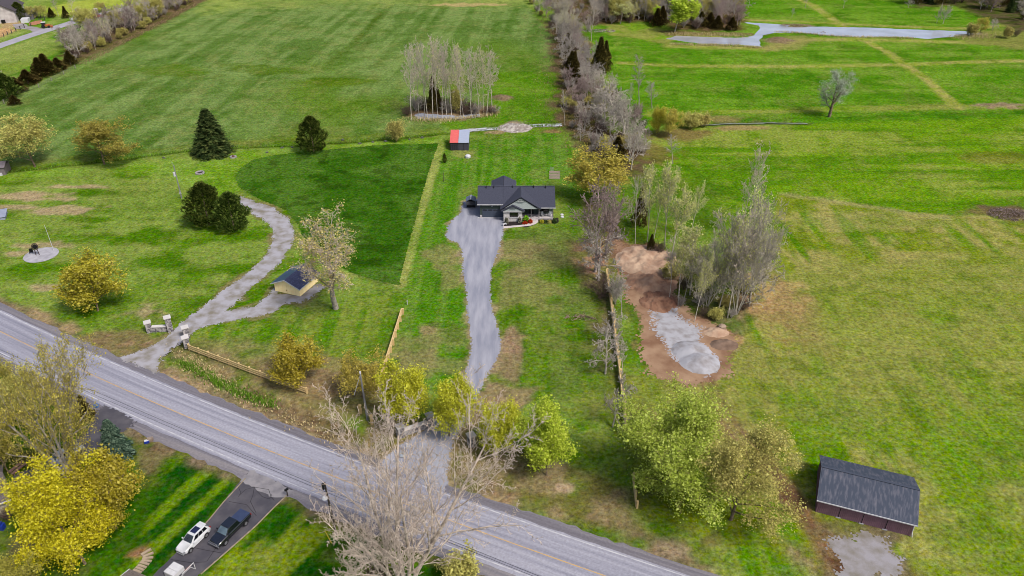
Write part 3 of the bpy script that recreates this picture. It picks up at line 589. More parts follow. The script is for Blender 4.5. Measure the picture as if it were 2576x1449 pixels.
# ------------------------------------------------------------------ trees: tapered trunks, limbs, twigs and small leaves
def frame(d):
    a = np.cross(d, [0.0, 0, 1.0]); l = np.linalg.norm(a)
    a = a / l if l > 1e-4 else np.array([1.0, 0, 0]); return a, np.cross(a, d)
class Tree:
    def __init__(s, seed): s.r = np.random.default_rng(seed); s.seg = []; s.tip = []
    def grow(s, p, d, length, rad, lv, P):
        r = s.r; n = P['seg'][lv]; step = length / n; pts = [p]; rs = [rad]; d = d / np.linalg.norm(d); dirs = [d]
        for i in range(n):
            d = d + r.normal(0, P['wob'][lv], 3) + np.array([0, 0, P['up'][lv]]); d /= np.linalg.norm(d)
            p = p + d * step; pts.append(p); dirs.append(d); rs.append(max(rad * (1 - (1 - P['tip'][lv]) * (i + 1) / n), P['rmin']))
        for i in range(n): s.seg.append((pts[i], pts[i + 1], rs[i], rs[i + 1], lv))
        if lv + 1 >= len(P['n']) + 1:
            s.tip.append(pts[-1]); s.tip.append((pts[-1] + pts[0]) / 2); return
        k = P['n'][lv]; k = max(1, int(round(k * r.uniform(.8, 1.2))))
        ph = r.uniform(0, 6.28)
        for j in range(k):
            t = P['start'][lv] + (1 - P['start'][lv]) * ((j + r.uniform(.1, .9)) / k); t = min(t, .995)
            q = t * n; i = min(int(q), n - 1); base = pts[i] + (pts[i + 1] - pts[i]) * (q - i); bd = dirs[i + 1]
            ph += 2.4 + r.normal(0, .35); a, b = frame(bd); an = R(P['ang'][lv]) * r.uniform(.75, 1.25)
            if 'tops' in P and lv == 0: an *= (1 - P['tops'] * (t - P['start'][0]))
            cd = bd * math.cos(an) + (a * math.cos(ph) + b * math.sin(ph)) * math.sin(an)
            shape = P['shape'](t) if lv == 0 else (1 - .45 * t)
            cl = length * P['ratio'][lv] * shape * r.uniform(.75, 1.2)
            cr = max(min((rs[i] + (rs[i + 1] - rs[i]) * (q - i)) * P['rr'][lv], rs[i] * .9), P['rmin'])
            s.grow(base, cd, cl, cr, lv + 1, P)
        if lv >= 1: s.tip.append(pts[-1])
def seg_mesh(name, segs, mat, sides):
    Vs, Fs, off = [], [], 0
    for n in sorted(set(sides.values())):
        sel = [g for g in segs if sides[g[4]] == n]
        if not sel: continue
        a = np.array([g[0] for g in sel]); b = np.array([g[1] for g in sel]); r0 = np.array([g[2] for g in sel]); r1 = np.array([g[3] for g in sel])
        d = b - a; d /= np.linalg.norm(d, axis=1)[:, None]
        ref = np.where(np.abs(d[:, 2:3]) < .9, np.array([[0, 0, 1.0]]), np.array([[1.0, 0, 0]])); u = np.cross(d, ref); u /= np.linalg.norm(u, axis=1)[:, None]; v = np.cross(d, u)
        th = np.arange(n) * 2 * math.pi / n
        ring = u[:, None] * np.cos(th)[None, :, None] + v[:, None] * np.sin(th)[None, :, None]
        lo = a[:, None] + ring * r0[:, None, None]; hi = (b + d * (r1 * .4)[:, None])[:, None] + ring * r1[:, None, None]
        V = np.concatenate([lo, hi], 1).reshape(-1, 3); base = np.arange(len(sel))[:, None] * 2 * n + off
        j = np.arange(n); k = (j + 1) % n
        Fs.append(np.stack([base + j, base + k, base + k + n, base + j + n], -1).reshape(-1, 4)); Vs.append(V); off += len(V)
    return Vs, Fs
def leaf_geo(c, size, r, per=1, flat=.0, spread=.25):
    c = np.repeat(np.asarray(c), per, 0); c = c + r.normal(0, spread, c.shape); n = len(c)
    u = r.normal(0, 1, (n, 3)); u[:, 2] *= (1 - flat) * .6; u /= np.linalg.norm(u, axis=1)[:, None]
    w = r.normal(0, 1, (n, 3)); w[:, 2] *= .55; w -= u * (u * w).sum(1)[:, None]; w /= np.linalg.norm(w, axis=1)[:, None]
    sz = size * np.clip(r.lognormal(-.08, .42, n), .35, 2.2)[:, None]
    V = np.stack([c - u * sz * .5, c + w * sz * .38 - u * sz * .05, c + u * sz * .5, c - w * sz * .38], 1).reshape(-1, 3)
    return V, np.arange(n * 4).reshape(n, 4)

def A2(c, d): return M(c, A(*d[0]), A(*d[1]), d[2] if len(d) > 2 else 1.5, rough=.9, bump=.02, rand=.14, spec=.1)
BARK = dict(
    grey=M('grey_bark', AB(150,144,136), AB(112,104,98), 2.2, rough=.95, rand=.15, spec=.1),
    pale=M('pale_bark', A(190,182,170,1.85), A(146,138,128,1.8), 2.0, rough=.95, rand=.12, spec=.1),
    mauve=M('mauve_bark', AB(140,124,120), AB(98,84,82), 2.2, rough=.95, rand=.18, spec=.1),
    brown=M('brown_bark', AB(112,98,82), AB(74,64,52), 2.0, rough=.95, rand=.15, spec=.1),
    ash=M('ash_bark', A(192,178,166,2.1), A(146,132,120,1.9), 1.4, rough=.95, rand=.05, spec=.1),
    dusk=M('dusk_bark', A(116,98,90,1.3), A(84,68,60,1.3), 2.0, rough=.95, rand=.2, spec=.1),
    olive=M('olive_twigs', AB(138,128,84), AB(104,96,62), 2.0, rough=.95, rand=.15, spec=.1))
LEAF = dict(
    yellow=leaf_mat('yellow_leaf', [(0, AL(126,120,22)), (.5, AL(198,188,36)), (1, AL(228,218,76))], .45, .07, .006),
    gold=leaf_mat('gold_leaf', [(0, AL(128,122,30)), (.5, AL(168,158,50)), (1, AL(196,186,88))], .45, .08, .01),
    tan=leaf_mat('tan_bud', [(0, AL(146,134,80)), (.5, AL(176,164,100)), (1, AL(202,190,128))], .35, .08, .01),
    oliv=leaf_mat('olive_gold_leaf', [(0, AL(140,134,52)), (.5, AL(178,168,72)), (1, AL(202,192,100))], .45, .1, .012),
    chart=leaf_mat('chartreuse_leaf', [(0, AL(140,140,30)), (.5, AL(182,180,50)), (1, AL(208,206,86))], .45, .08, .01),
    lime=leaf_mat('lime_leaf', [(0, AL(128,150,36)), (.5, AL(170,190,58)), (1, AL(200,212,90))], .45, .1, .012),
    green=leaf_mat('green_leaf', [(0, AL(118,130,44)), (.5, AL(158,168,66)), (1, AL(190,196,104))], .45, .1, .012),
    bud=leaf_mat('budding_leaf', [(0, AL(140,132,76)), (.5, AL(172,164,92)), (1, AL(196,190,116))], .45, .12, .014),
    pale=leaf_mat('pale_bud', [(0, AL(164,168,100)), (.5, AL(196,198,126)), (1, AL(220,220,156))], .5, .1, .012),
    rust=leaf_mat('rust_bud', [(0, AL(126,124,52)), (.5, AL(156,150,66)), (1, AL(180,174,92))], .45, .12, .012),
    spruce=leaf_mat('spruce_needle', [(0, AL(34,48,26)), (.6, AL(60,76,40)), (1, AL(92,100,54))], .15, .1, .01),
    blue=leaf_mat('blue_needle', [(0, AL(40,58,48)), (.6, AL(70,90,76)), (1, AL(106,124,106))], .15, .1, .006),
    cedar=leaf_mat('cedar_spray', [(0, AL(44,58,22)), (.6, AL(70,86,34)), (1, AL(102,112,50))], .18, .12, .012),
    juniper=leaf_mat('juniper_spray', [(0, AL(50,46,24)), (.6, AL(82,74,38)), (1, AL(108,96,52))], .15, .12, .014))

PROTO = {}
def crown_width(V): return 2 * float(np.percentile(np.hypot(V[:, 0], V[:, 1]), 97.5))
def make_tree(key, seed, H, P, bark, twig=None, leaf=None, lsize=.28, per=1, spread=.25, keep=1.0, trunks=1, lean=.08, fork=0, cw=None):
    t = Tree(seed); r = t.r
    for k in range(trunks):
        a = r.uniform(0, 6.28) if trunks == 1 else 2 * math.pi * k / trunks + r.normal(0, .3)
        ln = lean if trunks == 1 else lean * r.uniform(.6, 1.3)
        d = np.array([math.cos(a) * ln, math.sin(a) * ln, 1.0]); o = np.array([math.cos(a), math.sin(a), 0]) * (0 if trunks == 1 else H * .012)
        t.grow(o - d * .3, d, H * P['trunk'] * (1 if k == 0 else r.uniform(.75, 1)), H * P['r0'] * (1 if trunks == 1 else .75), 0, P)
    zt = max(g[1][2] for g in t.seg); f = H / zt
    big = [g for g in t.seg if g[4] <= P['big']]; small = [g for g in t.seg if g[4] > P['big']]
    Vs, Fs = seg_mesh(key, big, None, {0: 8, 1: 6, 2: 4, 3: 3, 4: 3}); tm = mesh_np(key + '_trunk', np.concatenate(Vs) * f, Fs, [BARK[bark]], smooth=True)
    Vs, Fs = seg_mesh(key, small, None, {0: 6, 1: 5, 2: 4, 3: 3, 4: 3}); nb = sum(len(x) for x in Fs); mats = [BARK[twig or bark]]; mi = np.zeros(nb, np.int32)
    V = np.concatenate(Vs) * f
    if leaf:
        tips = np.array(t.tip) * f
        if keep < 1: tips = tips[r.random(len(tips)) < keep]
        LV, LF = leaf_geo(tips, lsize, r, per, .2, spread); Fs.append(LF + len(V)); V = np.concatenate([V, LV]); mats.append(LEAF[leaf]); mi = np.concatenate([mi, np.ones(len(LF), np.int32)])
    cm = mesh_np(key + '_crown', V, Fs, mats, mi)
    PROTO[key] = (tm, cm, H, cw or crown_width(V))
def PR(trunk=.8, r0=.012, seg=(9,5,3,2,1), n=(14,6,5,3), ang=(42,42,45,45), ratio=(.32,.42,.42,.45), start=(.4,.2,.2,.15), up=(.01,.05,.04,.02,.0), wob=(.03,.10,.14,.16,.15), rr=(.5,.55,.55,.6), tip=(.3,.3,.4,.5,.5), rmin=.016, big=1, shape=lambda t: 1.25 - .6 * t, **k):
    d = dict(trunk=trunk, r0=r0, seg=seg, n=n, ang=ang, ratio=ratio, start=start, up=up, wob=wob, rr=rr, tip=tip, rmin=rmin, big=big, shape=shape); d.update(k); return d
tallP = PR(trunk=.95, r0=.009, n=(12,5,4,2), ang=(44,42,44,46), ratio=(.36,.5,.52,.5), start=(.34,.15,.15,.1), rmin=.045, tops=.5)
spreadP = PR(trunk=.62, r0=.018, n=(13,7,4,2), ang=(50,44,45,48), ratio=(.72,.46,.48,.5), start=(.22,.2,.15,.15), up=(.0,.06,.04,.0,0), wob=(.05,.15,.2,.24,.2), rmin=.042, shape=lambda t: 1.15 - .45 * t, tops=.6)
gnarlP = PR(trunk=.7, r0=.02, n=(12,7,5,3), ang=(62,50,50,50), ratio=(.5,.5,.46,.5), start=(.18,.2,.2,.1), up=(.0,.03,.0,-.02,0), wob=(.08,.2,.25,.28,.2), rmin=.03, shape=lambda t: 1.1 - .4 * t)
thinP = PR(trunk=.97, r0=.009, n=(18,6,4), ang=(36,40,45), ratio=(.24,.46,.5), start=(.35,.2,.2), rmin=.035, shape=lambda t: 1.2 - .7 * t)
roundP = PR(trunk=.72, r0=.015, n=(13,7,5,3), ang=(54,46,48,50), ratio=(.55,.46,.42,.45), start=(.2,.2,.15,.1), up=(.0,.05,.02,0,0), rmin=.016, shape=lambda t: .75 + .9 * math.sin(min(t, 1) * 2.6) - .45 * t, tops=.45)
shrubP = PR(trunk=.9, r0=.011, seg=(5,3,2,1), n=(6,5,4), ang=(32,40,45), ratio=(.5,.5,.5), start=(.2,.15,.1), rmin=.014, up=(.02,.03,0,0), wob=(.1,.16,.2,.2), big=0, rr=(.6,.6,.6))
for i in range(3): make_tree('tall%d' % i, 100 + i, 24, tallP, 'pale', 'ash', 'pale' if i == 1 else None, .35, 1, .4, .3)
make_tree('tall3', 107, 24, tallP, 'pale', 'pale')
for i in range(2): make_tree('thin%d' % i, 110 + i, 18, thinP, 'grey', 'grey')
for i in range(3): make_tree('bare%d' % i, 120 + i, 13, spreadP, ('grey', 'mauve', 'pale')[i], ('grey', 'mauve', 'pale')[i])
for i in range(2): make_tree('gnarl%d' % i, 130 + i, 9, gnarlP, 'grey', 'grey')
make_tree('vase', 140, 15, PR(trunk=.9, r0=.011, n=(12,7,4,3), ang=(34,38,42,45), ratio=(.5,.46,.46,.5), start=(.15,.2,.15,.1), rmin=.03), 'pale', 'pale', 'pale', .15, 1, .35, .4, trunks=5, lean=.5)
for i in range(2): make_tree('budtall%d' % i, 150 + i, 18, PR(trunk=.92, r0=.011, n=(12,6,5,3), ang=(38,40,42,45), ratio=(.36,.44,.46,.5), start=(.34,.2,.2,.1), rmin=.028, tops=.4), 'pale', 'pale', 'pale', .26, 2, .4, .6)
for i in range(2): make_tree('bud%d' % i, 160 + i, 10, roundP, 'brown', 'olive', ('bud', 'oliv')[i], .2, 3, .34)
make_tree('rust', 165, 10, roundP, 'brown', 'olive', 'rust', .2, 4, .34)
make_tree('gold', 166, 8, roundP, 'brown', 'brown', 'gold', .18, 5, .34)
for i in range(2): make_tree('lime%d' % i, 170 + i, 10, roundP, 'brown', 'brown', 'lime' if i else 'chart', .19, 6, .38)
make_tree('limetall', 174, 16, PR(trunk=.9, r0=.011, n=(12,6,5,3), ang=(36,42,45,45), ratio=(.34,.45,.45,.5), start=(.25,.2,.15,.1), rmin=.016), 'pale', 'olive', 'lime', .36, 3, .45)
make_tree('green', 176, 16, PR(trunk=.68, r0=.02, n=(14,8,6,4), ang=(56,46,46,48), ratio=(.74,.44,.42,.42), start=(.2,.2,.12,.1), rmin=.018, up=(0,.04,.02,0,0), shape=lambda t: .7 + .9 * math.sin(min(t, 1) * 2.4) - .4 * t, tops=.5), 'brown', 'olive', 'green', .2, 6, .5, .95)
make_tree('budlarge', 177, 15, PR(trunk=.68, r0=.02, n=(14,8,6,4), ang=(56,46,46,48), ratio=(.72,.44,.42,.42), start=(.14,.2,.12,.1), rmin=.018, up=(0,.04,.02,0,0), shape=lambda t: .75 + .9 * math.sin(min(t, 1) * 2.4) - .4 * t, tops=.5), 'brown', 'olive', 'bud', .19, 4, .5, .85)
make_tree('yellow', 178, 14, PR(trunk=.66, r0=.016, n=(14,8,6,4), ang=(56,46,46,48), ratio=(.72,.44,.42,.42), start=(.14,.15,.12,.1), rmin=.018, up=(0,.04,.02,0,0), shape=lambda t: .7 + .9 * math.sin(min(t, 1) * 2.4) - .35 * t, tops=.5), 'brown', 'brown', 'yellow', .17, 8, .4, .95)
make_tree('poplar', 180, 20, PR(trunk=.72, r0=.024, n=(15,9,6,4), ang=(40,42,45,46), ratio=(.6,.44,.44,.44), start=(.28,.2,.12,.1), rmin=.026, up=(.0,.05,.03,0,0), shape=lambda t: 1.1 - .35 * t, tops=.6), 'grey', 'ash', 'tan', .2, 2, .45, .42)
make_tree('willow', 182, 22, PR(trunk=.8, r0=.026, n=(9,8,6,4), ang=(34,40,45,46), ratio=(.5,.42,.42,.45), start=(.3,.2,.15,.1), rmin=.02, up=(.0,.03,.0,-.02,0), shape=lambda t: 1.2 - .5 * t), 'grey', 'olive', 'oliv', .24, 1, .45, .55, trunks=6, lean=.46)
make_tree('giant', 184, 26, PR(trunk=.86, r0=.017, seg=(11,7,5,3,2), n=(12,9,6,4), ang=(36,40,44,46), ratio=(.5,.44,.42,.42), start=(.12,.15,.12,.1), rmin=.021, up=(.01,.05,.05,.04,0), wob=(.04,.09,.13,.16,.16), shape=lambda t: 1.15 - .4 * t), 'ash', 'ash', None, trunks=5, lean=.42)
make_tree('shrubbare', 190, 4, shrubP, 'dusk', 'dusk', None, trunks=12, lean=.45)
make_tree('shrubgrey', 191, 4, shrubP, 'grey', 'grey', None, trunks=12, lean=.4)
make_tree('shrubolive', 192, 4, shrubP, 'brown', 'olive', 'bud', .22, 2, .25, .9, trunks=12, lean=.42)

def conifer(key, seed, H, Rr, leaf, kind):
    r = np.random.default_rng(seed); tm = MB().tube([(0, 0, -.3), (0, 0, H * .5), (0, 0, H * .97)], [H * .016, H * .01, .02], 6)
    me = bpy.data.meshes.new(key + '_trunk'); me.from_pydata(tm.v, [], tm.f); me.materials.append(BARK['brown'])
    V, Q = [], []
    def blade(a, d, l, w, droop):
        d = d / np.linalg.norm(d); s_ = np.cross(d, [0, 0, 1.0]); s_ /= np.linalg.norm(s_) + 1e-6; s_ = s_ + r.normal(0, .35, 3)
        m_ = a + d * l * .5; e = a + d * l + np.array([0, 0, -droop]); i = len(V) ; V.extend([a, m_ + s_ * w, e, m_ - s_ * w]); Q.append((i, i + 1, i + 2, i + 3))
    if kind == 'spruce':
        z = .35
        while z < H * .985:
            f = 1 - z / H; rad = Rr * f ** .82 * r.uniform(.85, 1.1) + .12; n = int(7 + 12 * f)
            for k in range(n):
                a = 2 * math.pi * (k + r.uniform(0, 1)) / n; out = np.array([math.cos(a), math.sin(a), -.12 + .5 * (1 - f) ** 2]); L_ = rad * r.uniform(.75, 1.1)
                side = np.array([-math.sin(a), math.cos(a), 0])
                for j in range(9):
                    t = (j + r.uniform(.2, 1)) / 9; base = np.array([0, 0, z]) + out * L_ * t + np.array([0, 0, -.22 * L_ * t * t + r.normal(0, .05)])
                    w = L_ * (1 - t) * .5 + .18
                    for sg in (-1, 1): blade(base, out * .7 + side * sg * r.uniform(.4, 1) , w * r.uniform(.6, 1.1), .09 + .05 * w, .12 * w)
                blade(np.array([0, 0, z]) + out * L_ * .55, out, L_ * .5, .1, .1)
            z += max(.16, .34 * (.35 + f))
    else:
        N = 4600 if kind == 'cedar' else 4200
        for k in range(N):
            t = r.random() ** .8; a = r.uniform(0, 6.28)
            prof = (math.sin(min(1, (t + .1) / .55) * 1.57) * (1 - max(0, t - .3) / .7) ** .62) if kind == 'cedar' else ((1 - t) ** 1.0 * min(1, (t + .16) / .26) * 1.2)
            lump = 1 + .22 * math.sin(3 * a + 5 * t * 3 + seed) + .14 * math.sin(7 * a - 13 * t)
            rad = Rr * prof * lump * (r.uniform(.55, 1.0) ** .5); z = .15 + t * H * .97
            c = np.array([rad * math.cos(a), rad * math.sin(a), z]); d = np.array([math.cos(a) * .6, math.sin(a) * .6, .9]) + r.normal(0, .3, 3); l = r.uniform(.3, .8) * H / 10
            blade(c, d, l, l * .26, 0.0)
    V = np.array(V); cm = mesh_np(key + '_crown', V, [np.array(Q)], [LEAF[leaf]])
    PROTO[key] = (me, cm, H, crown_width(V))
LEAF['silver'] = leaf_mat('silver_leaf', [(0, AL(128,138,120)), (.5, AL(158,168,150)), (1, AL(184,192,176))], .4, .08)
make_tree('silver', 195, 14, PR(trunk=.7, r0=.03, n=(13,8,6,3), ang=(52,46,48,50), ratio=(.52,.46,.44,.45), start=(.22,.2,.15,.1), up=(.0,.03,.0,-.04,0), rmin=.022, shape=lambda t: 1.1 - .3 * t), 'brown', 'grey', 'silver', .22, 2, .4, .7)
conifer('spruce', 1, 12, 2.7, 'spruce', 'spruce'); conifer('bluespruce', 2, 8, 2.5, 'blue', 'spruce')
conifer('cedar0', 3, 8, 3.0, 'cedar', 'cedar'); conifer('cedar1', 4, 8, 3.0, 'cedar', 'cedar'); conifer('juniper', 5, 9, 2.2, 'juniper', 'juniper')

LOOK = dict(bare0='spreading grey', bare1='mauve-grey', bare2='pale grey', gnarl0='low crooked grey', thin0='thin upright grey', thin1='slim grey', tall0='tall pale-trunked', tall1='tall pale-budding', tall2='tall grey', tall3='tall whitish', bud0='olive budding', shrubbare='dark brown', shrubgrey='grey twiggy', shrubolive='olive budding', juniper='dark brown', spruce='dark green')
def sect(v, bounds, names): return names[int(np.searchsorted(bounds, v))]
rt_ = random.Random(77)
def plant(key, D, ytop, w=None, label='', group=None, name='tree', cat='tree', rz=None, h=None, tilt=None):
    tm, cm, H, W0 = PROTO[key]; p = G(*D)
    h = h or max(.6, height_to(p, ytop)); sz = h / H; sxy = (w / px_m(p, h * .6)) / W0 if w else sz * rt_.uniform(.9, 1.12)
    o = empty(name, (p[0], p[1], min(0, gz(*p))), rt_.uniform(0, 6.28) if rz is None else rz, label, cat, group)
    o.scale = (sxy, sxy, sz)
    if tilt: o.rotation_euler = (tilt[0], tilt[1], o.rotation_euler.z)
    t = link('trunk', tm, o); c = link('crown', cm, o); return o
# single trees of the lawns and gardens
plant('bud0',(88,418),298,176,'round olive budding tree at the ditch with pale twiggy crown and forked trunk',name='budding_tree')
plant('rust',(263,413),302,172,'orange-olive budding tree on the lawn edge beside the ditch',name='budding_tree')
plant('spruce',(538,386),272,98,'tall dark spruce with a pointed top standing on the lawn edge',name='spruce_tree')
plant('cedar0',(790,384),294,80,'broad dark cedar with a rounded top at the ditch',name='cedar_tree')
plant('shrubolive',(998,357),302,46,'small thin budding bush at the ditch near the red and grey shed',name='budding_bush',cat='bush')
plant('cedar0',(526,566),462,112,'taller dark cedar of the pair at the end of the lane',name='cedar_tree')
plant('cedar1',(590,580),486,96,'lower rounder dark cedar of the pair at the end of the lane',name='cedar_tree')
plant('gold',(247,782),650,156,'leaning yellow-olive tree on the lawn by the road',name='budding_tree',tilt=(0,-.12))
plant('poplar',(845,776),516,200,'big old tree with thick grey trunk beside the yellow shed',name='old_tree',tilt=(0,-.06))
plant('gold',(760,966),858,132,'small round golden tree behind the split rail fence',name='golden_tree')
plant('bud1',(912,1000),890,140,'thin olive budding tree behind the roadside pole',name='budding_tree')
plant('lime0',(1020,1068),906,158,'yellow-green roadside tree covering the end of the short fence',name='leafy_tree')
plant('lime0',(1130,1096),950,146,'yellow-green roadside tree overlapping the foot of the gravel driveway',name='leafy_tree')
plant('lime0',(1248,1140),1008,140,'yellow-green tree standing just past the gravel driveway',name='leafy_tree')
plant('lime1',(1375,1196),1034,172,'bright lime tree with a dark straight trunk on the verge',name='leafy_tree')
plant('green',(1704,1232),1000,370,'very large pale green tree at the end of the wire lane',name='large_tree')
plant('budlarge',(1838,1308),1086,270,'wide olive budding tree beside the rutted track',name='budding_tree')
plant('yellow',(214,1418),1182,262,'big round bright yellow tree in the garden corner',name='yellow_tree')
plant('gold',(292,1330),1152,176,'duller olive-gold tree tucked behind the brightest one',name='yellow_tree')
plant('rust',(62,1545),1418,170,'orange-yellow tree top at the bottom corner below the yellow tree',name='budding_tree')
plant('willow',(180,1206),862,285,'huge multi-stemmed tree with yellowish twigs over the tarmac court',name='old_tree',cat='tree')
plant('bud0',(96,1092),930,140,'olive budding tree behind the huge multi-stemmed tree',name='budding_tree')
plant('rust',(20,1100),905,150,'golden-olive tree at the picture edge behind the multi-stemmed tree',name='budding_tree')
plant('bud1',(22,1190),1020,130,'dull olive tree at the picture edge above the wooden bench',name='budding_tree')
plant('bluespruce',(298,1150),1056,78,'blue-green spruce beside the road end of the tarmac court',name='spruce_tree')
plant('juniper',(221,1056),997,42,'dark slim juniper beside the road under the multi-stemmed tree',name='juniper_tree')
plant('giant',(1022,1492),985,590,'enormous leafless grey tree in front of the road',name='bare_tree',rz=.4)
plant('shrubolive',(1160,1470),1410,110,'low twiggy brown bush under the enormous leafless tree',name='twiggy_bush',cat='bush')
plant('shrubbare',(960,1470),1405,90,'dark tangled shrub under the enormous leafless tree',name='twiggy_bush',cat='bush')
plant('cedar1',(50,1275),1246,40,'round green bush at the corner of the cream house',name='garden_bush',cat='bush')
plant('shrubbare',(25,1305),1270,50,'brown leafless shrub along the wall of the cream house',name='garden_bush',cat='bush')
plant('shrubbare',(128,1265),1232,50,'mauve leafless shrub beside the white flat-topped box',name='garden_bush',cat='bush')
plant('cedar1',(1119,410),386,12,'tiny young conifer on the mown strip below the red shed',name='young_conifer')
# grove in the far field
GRP = 'tall bare trees of the grove in the field'
grove = [(1035,303,108),(1054,288,90),(1067,294,108),(1076,297,96),(1089,300,87),(1101,298,98),(1112,295,108),(1124,290,116),(1136,290,92),(1159,296,102),(1166,290,110),(1186,292,114),(1205,286,122),(1216,282,104),(1224,291,112),(1046,270,102),(1098,268,92),(1152,270,100),(1184,268,114),(1130,266,106),(1238,276,126)]
for i, (x, y, t) in enumerate(grove):
    plant(('tall0','tall1','tall2','tall3')[i % 4], (x, y), t, (62, 44, 70, 54)[i % 4], ('tall grey-twigged', 'tall pale-budding', 'wide-topped grey', 'whitish slender')[i % 4] + ' tree in the pool grove, ' + ('front row' if y > 285 else 'back row') + sect(x, [1085, 1130, 1180], [' on the open field side', ' before the dark evergreen', ' by the rusty shrub', ' on the hedge side']), GRP, name='bare_tree')
plant('juniper',(1091,280),194,30,'dark evergreen hidden among the pale trunks of the grove',name='evergreen_tree')
plant('juniper',(1103,276),222,24,'lower dark evergreen beside the taller one in the grove',name='evergreen_tree')
plant('shrubolive',(1146,284),222,34,'rusty brown shrub inside the grove',name='brown_shrub',cat='shrub')
for i, (x, y, t, w) in enumerate([(1026,290,262,40),(1046,280,240,50),(1062,276,236,40),(1128,284,246,44),(1176,288,240,46),(1196,286,252,40),(1232,286,262,40),(1242,284,268,36),(1112,276,236,40),(1160,276,240,40),(1080,274,240,40)]):
    plant('shrubgrey' if i % 2 else 'shrubbare', (x, y), t, w, ('low grey' if i % 2 else 'low dark brown') + ' brush at the foot of the grove' + sect(x, [1085, 1130, 1180], [' on the open field side', ' before the dark evergreen', ' by the rusty shrub', ' on the hedge side']), 'leafless brush at the foot of the grove', name='brush_shrub', cat='shrub')
# paddock trees
plant('silver',(2086,294),174,88,'lone silvery willow-like tree standing in the paddock by the stream',name='bare_tree')
for q in ((2025,20,-20,18,'thin bare tree beside the mown track beyond the pond'),(2122,20,-24,16,'slim bare tree alone in the far paddock beyond the pond'),(1992,43,20,14,'tiny bare sapling in the far paddock beyond the pond'),(2356,58,8,20,'slim bare tree of the pair by the far end of the pond'),(2372,60,8,28,'wider bare tree of the pair by the far end of the pond'),(2284,20,-16,24,'grey bare tree in front of the far evergreens')):
    plant('thin0' if q[3] < 20 else 'bare2', q[:2], q[2], q[3], q[4], name='bare_tree')
for i, (x, y, t, w) in enumerate([(2440,90,58,34),(2466,82,40,40),(2496,76,44,34),(2530,96,66,26),(2556,92,70,24)]):
    plant(('shrubolive','bud1','bare2','shrubolive','shrubbare')[i], (x, y), t, w, ('olive scrub tree nearest the far tip of the pond', 'taller olive tree second from the pond tip', 'pale bare scrub tree in the middle of the line past the pond', 'low olive scrub bush past the pale bare one', 'dark leafless scrub bush at the picture edge past the pond')[i], 'scrubby trees at the far end of the pond', name='scrub_tree')
rr_ = random.Random(4)

G2 = 'dark trees of the far wood beyond the pond'
for i in range(64):
    x = rr_.uniform(2290, 2600); y = rr_.uniform(-28, 20) + max(0, (x - 2440)) * .40 * rr_.uniform(.2, 1)
    if x < 2400: y = min(y, 10)
    k = rr_.choice(['bare1','bare0','juniper','bare2','spruce','shrubbare','bud0'])
    o = plant(k, (x, y), 0, None, (LOOK[k] + (' tree' if 'shrub' not in k else ' brush tree') if k not in ('juniper','spruce') else LOOK[k] + ' evergreen') + ' in the wood beyond the pond, ' + sect(x, [2370, 2440, 2510], ['by the slim paddock trees', 'at its middle', 'above the scrubby tree line', 'at the picture corner']), G2 if k not in ('juniper','spruce') else 'evergreens of the far wood beyond the pond', name='wood_tree', h=rr_.uniform(7, 12))
# woodlot behind the lime tree
G3 = 'bare trees of the woodlot beyond the hedge'
for i in range(150):
    x = rr_.uniform(1488, 1866); d = rr_.random(); y = 60 - 8 * math.sin((x - 1490) / 380 * 3.1) - d * 52 + (12 if x > 1700 else 0)
    k = rr_.choice(['bare0','bare1','thin0','thin1','bare0','bare1','tall3','bare1','bud0'])
    plant(k, (x, y), 0, None, LOOK[k] + ' tree in the woodlot, ' + sect(x, [1570, 1660, 1740, 1810], ['at the hedge corner', 'above the mown meadow', 'behind the lime green tree', 'behind the slimmer lime tree', 'at the pond end']) + sect(d, [.4], [', front rows', ', back rows']), G3 if k != 'bud0' else 'olive budding trees of the woodlot', name='bare_tree' if k != 'bud0' else 'budding_tree', h=rr_.uniform(8.5, 14) * (.8 if x > 1830 else 1))
for i in range(46):
    x = rr_.uniform(1490, 1865); y = 68 - 8 * math.sin((x - 1490) / 380 * 3.1) - rr_.uniform(0, 26) + (13 if x > 1700 else 0)
    k = rr_.choice(['shrubbare','shrubgrey','shrubolive','shrubbare']); plant(k, (x, y), 0, None, LOOK[k] + ' shrub along the woodlot edge, ' + sect(x, [1570, 1660, 1740, 1810], ['at the hedge corner', 'above the mown meadow', 'beside the lime green tree', 'beside the slimmer lime tree', 'at the pond end']), 'undergrowth shrubs along the woodlot edge', name='brush_shrub', cat='shrub', h=rr_.uniform(3, 5.5))
plant('limetall',(1697,80),-8,84,'bright lime green tree at the edge of the woodlot by the pond',name='lime_tree')
plant('limetall',(1742,66),4,30,'slimmer lime green tree against the dark woodlot',name='lime_tree')
plant('limetall',(1653,62),14,24,'small lime green tree against the dark woodlot',name='lime_tree')
for q in ((1652,66,22),(1664,64,16),(1762,68,30),(1840,76,44),(1804,72,40),(1785,66,32)): plant('juniper', q[:2], q[2], 34, 'dark evergreen at the woodlot edge ' + ('hugging the lime green tree' if q[0] < 1700 else 'between the lime trees and the pond' if q[0] < 1795 else 'at the pond end'), 'dark evergreens of the woodlot edge', name='evergreen_tree')
plant('budtall0',(1560,60),2,56,'pale olive budding tree at the near corner of the woodlot',name='budding_tree')
plant('budtall1',(1585,56),8,46,'second pale olive budding tree at the woodlot corner',name='budding_tree')
plant('tall0',(1486,118),-10,44,'tall bare tree standing clear of the hedge by the farm track',name='bare_tree')
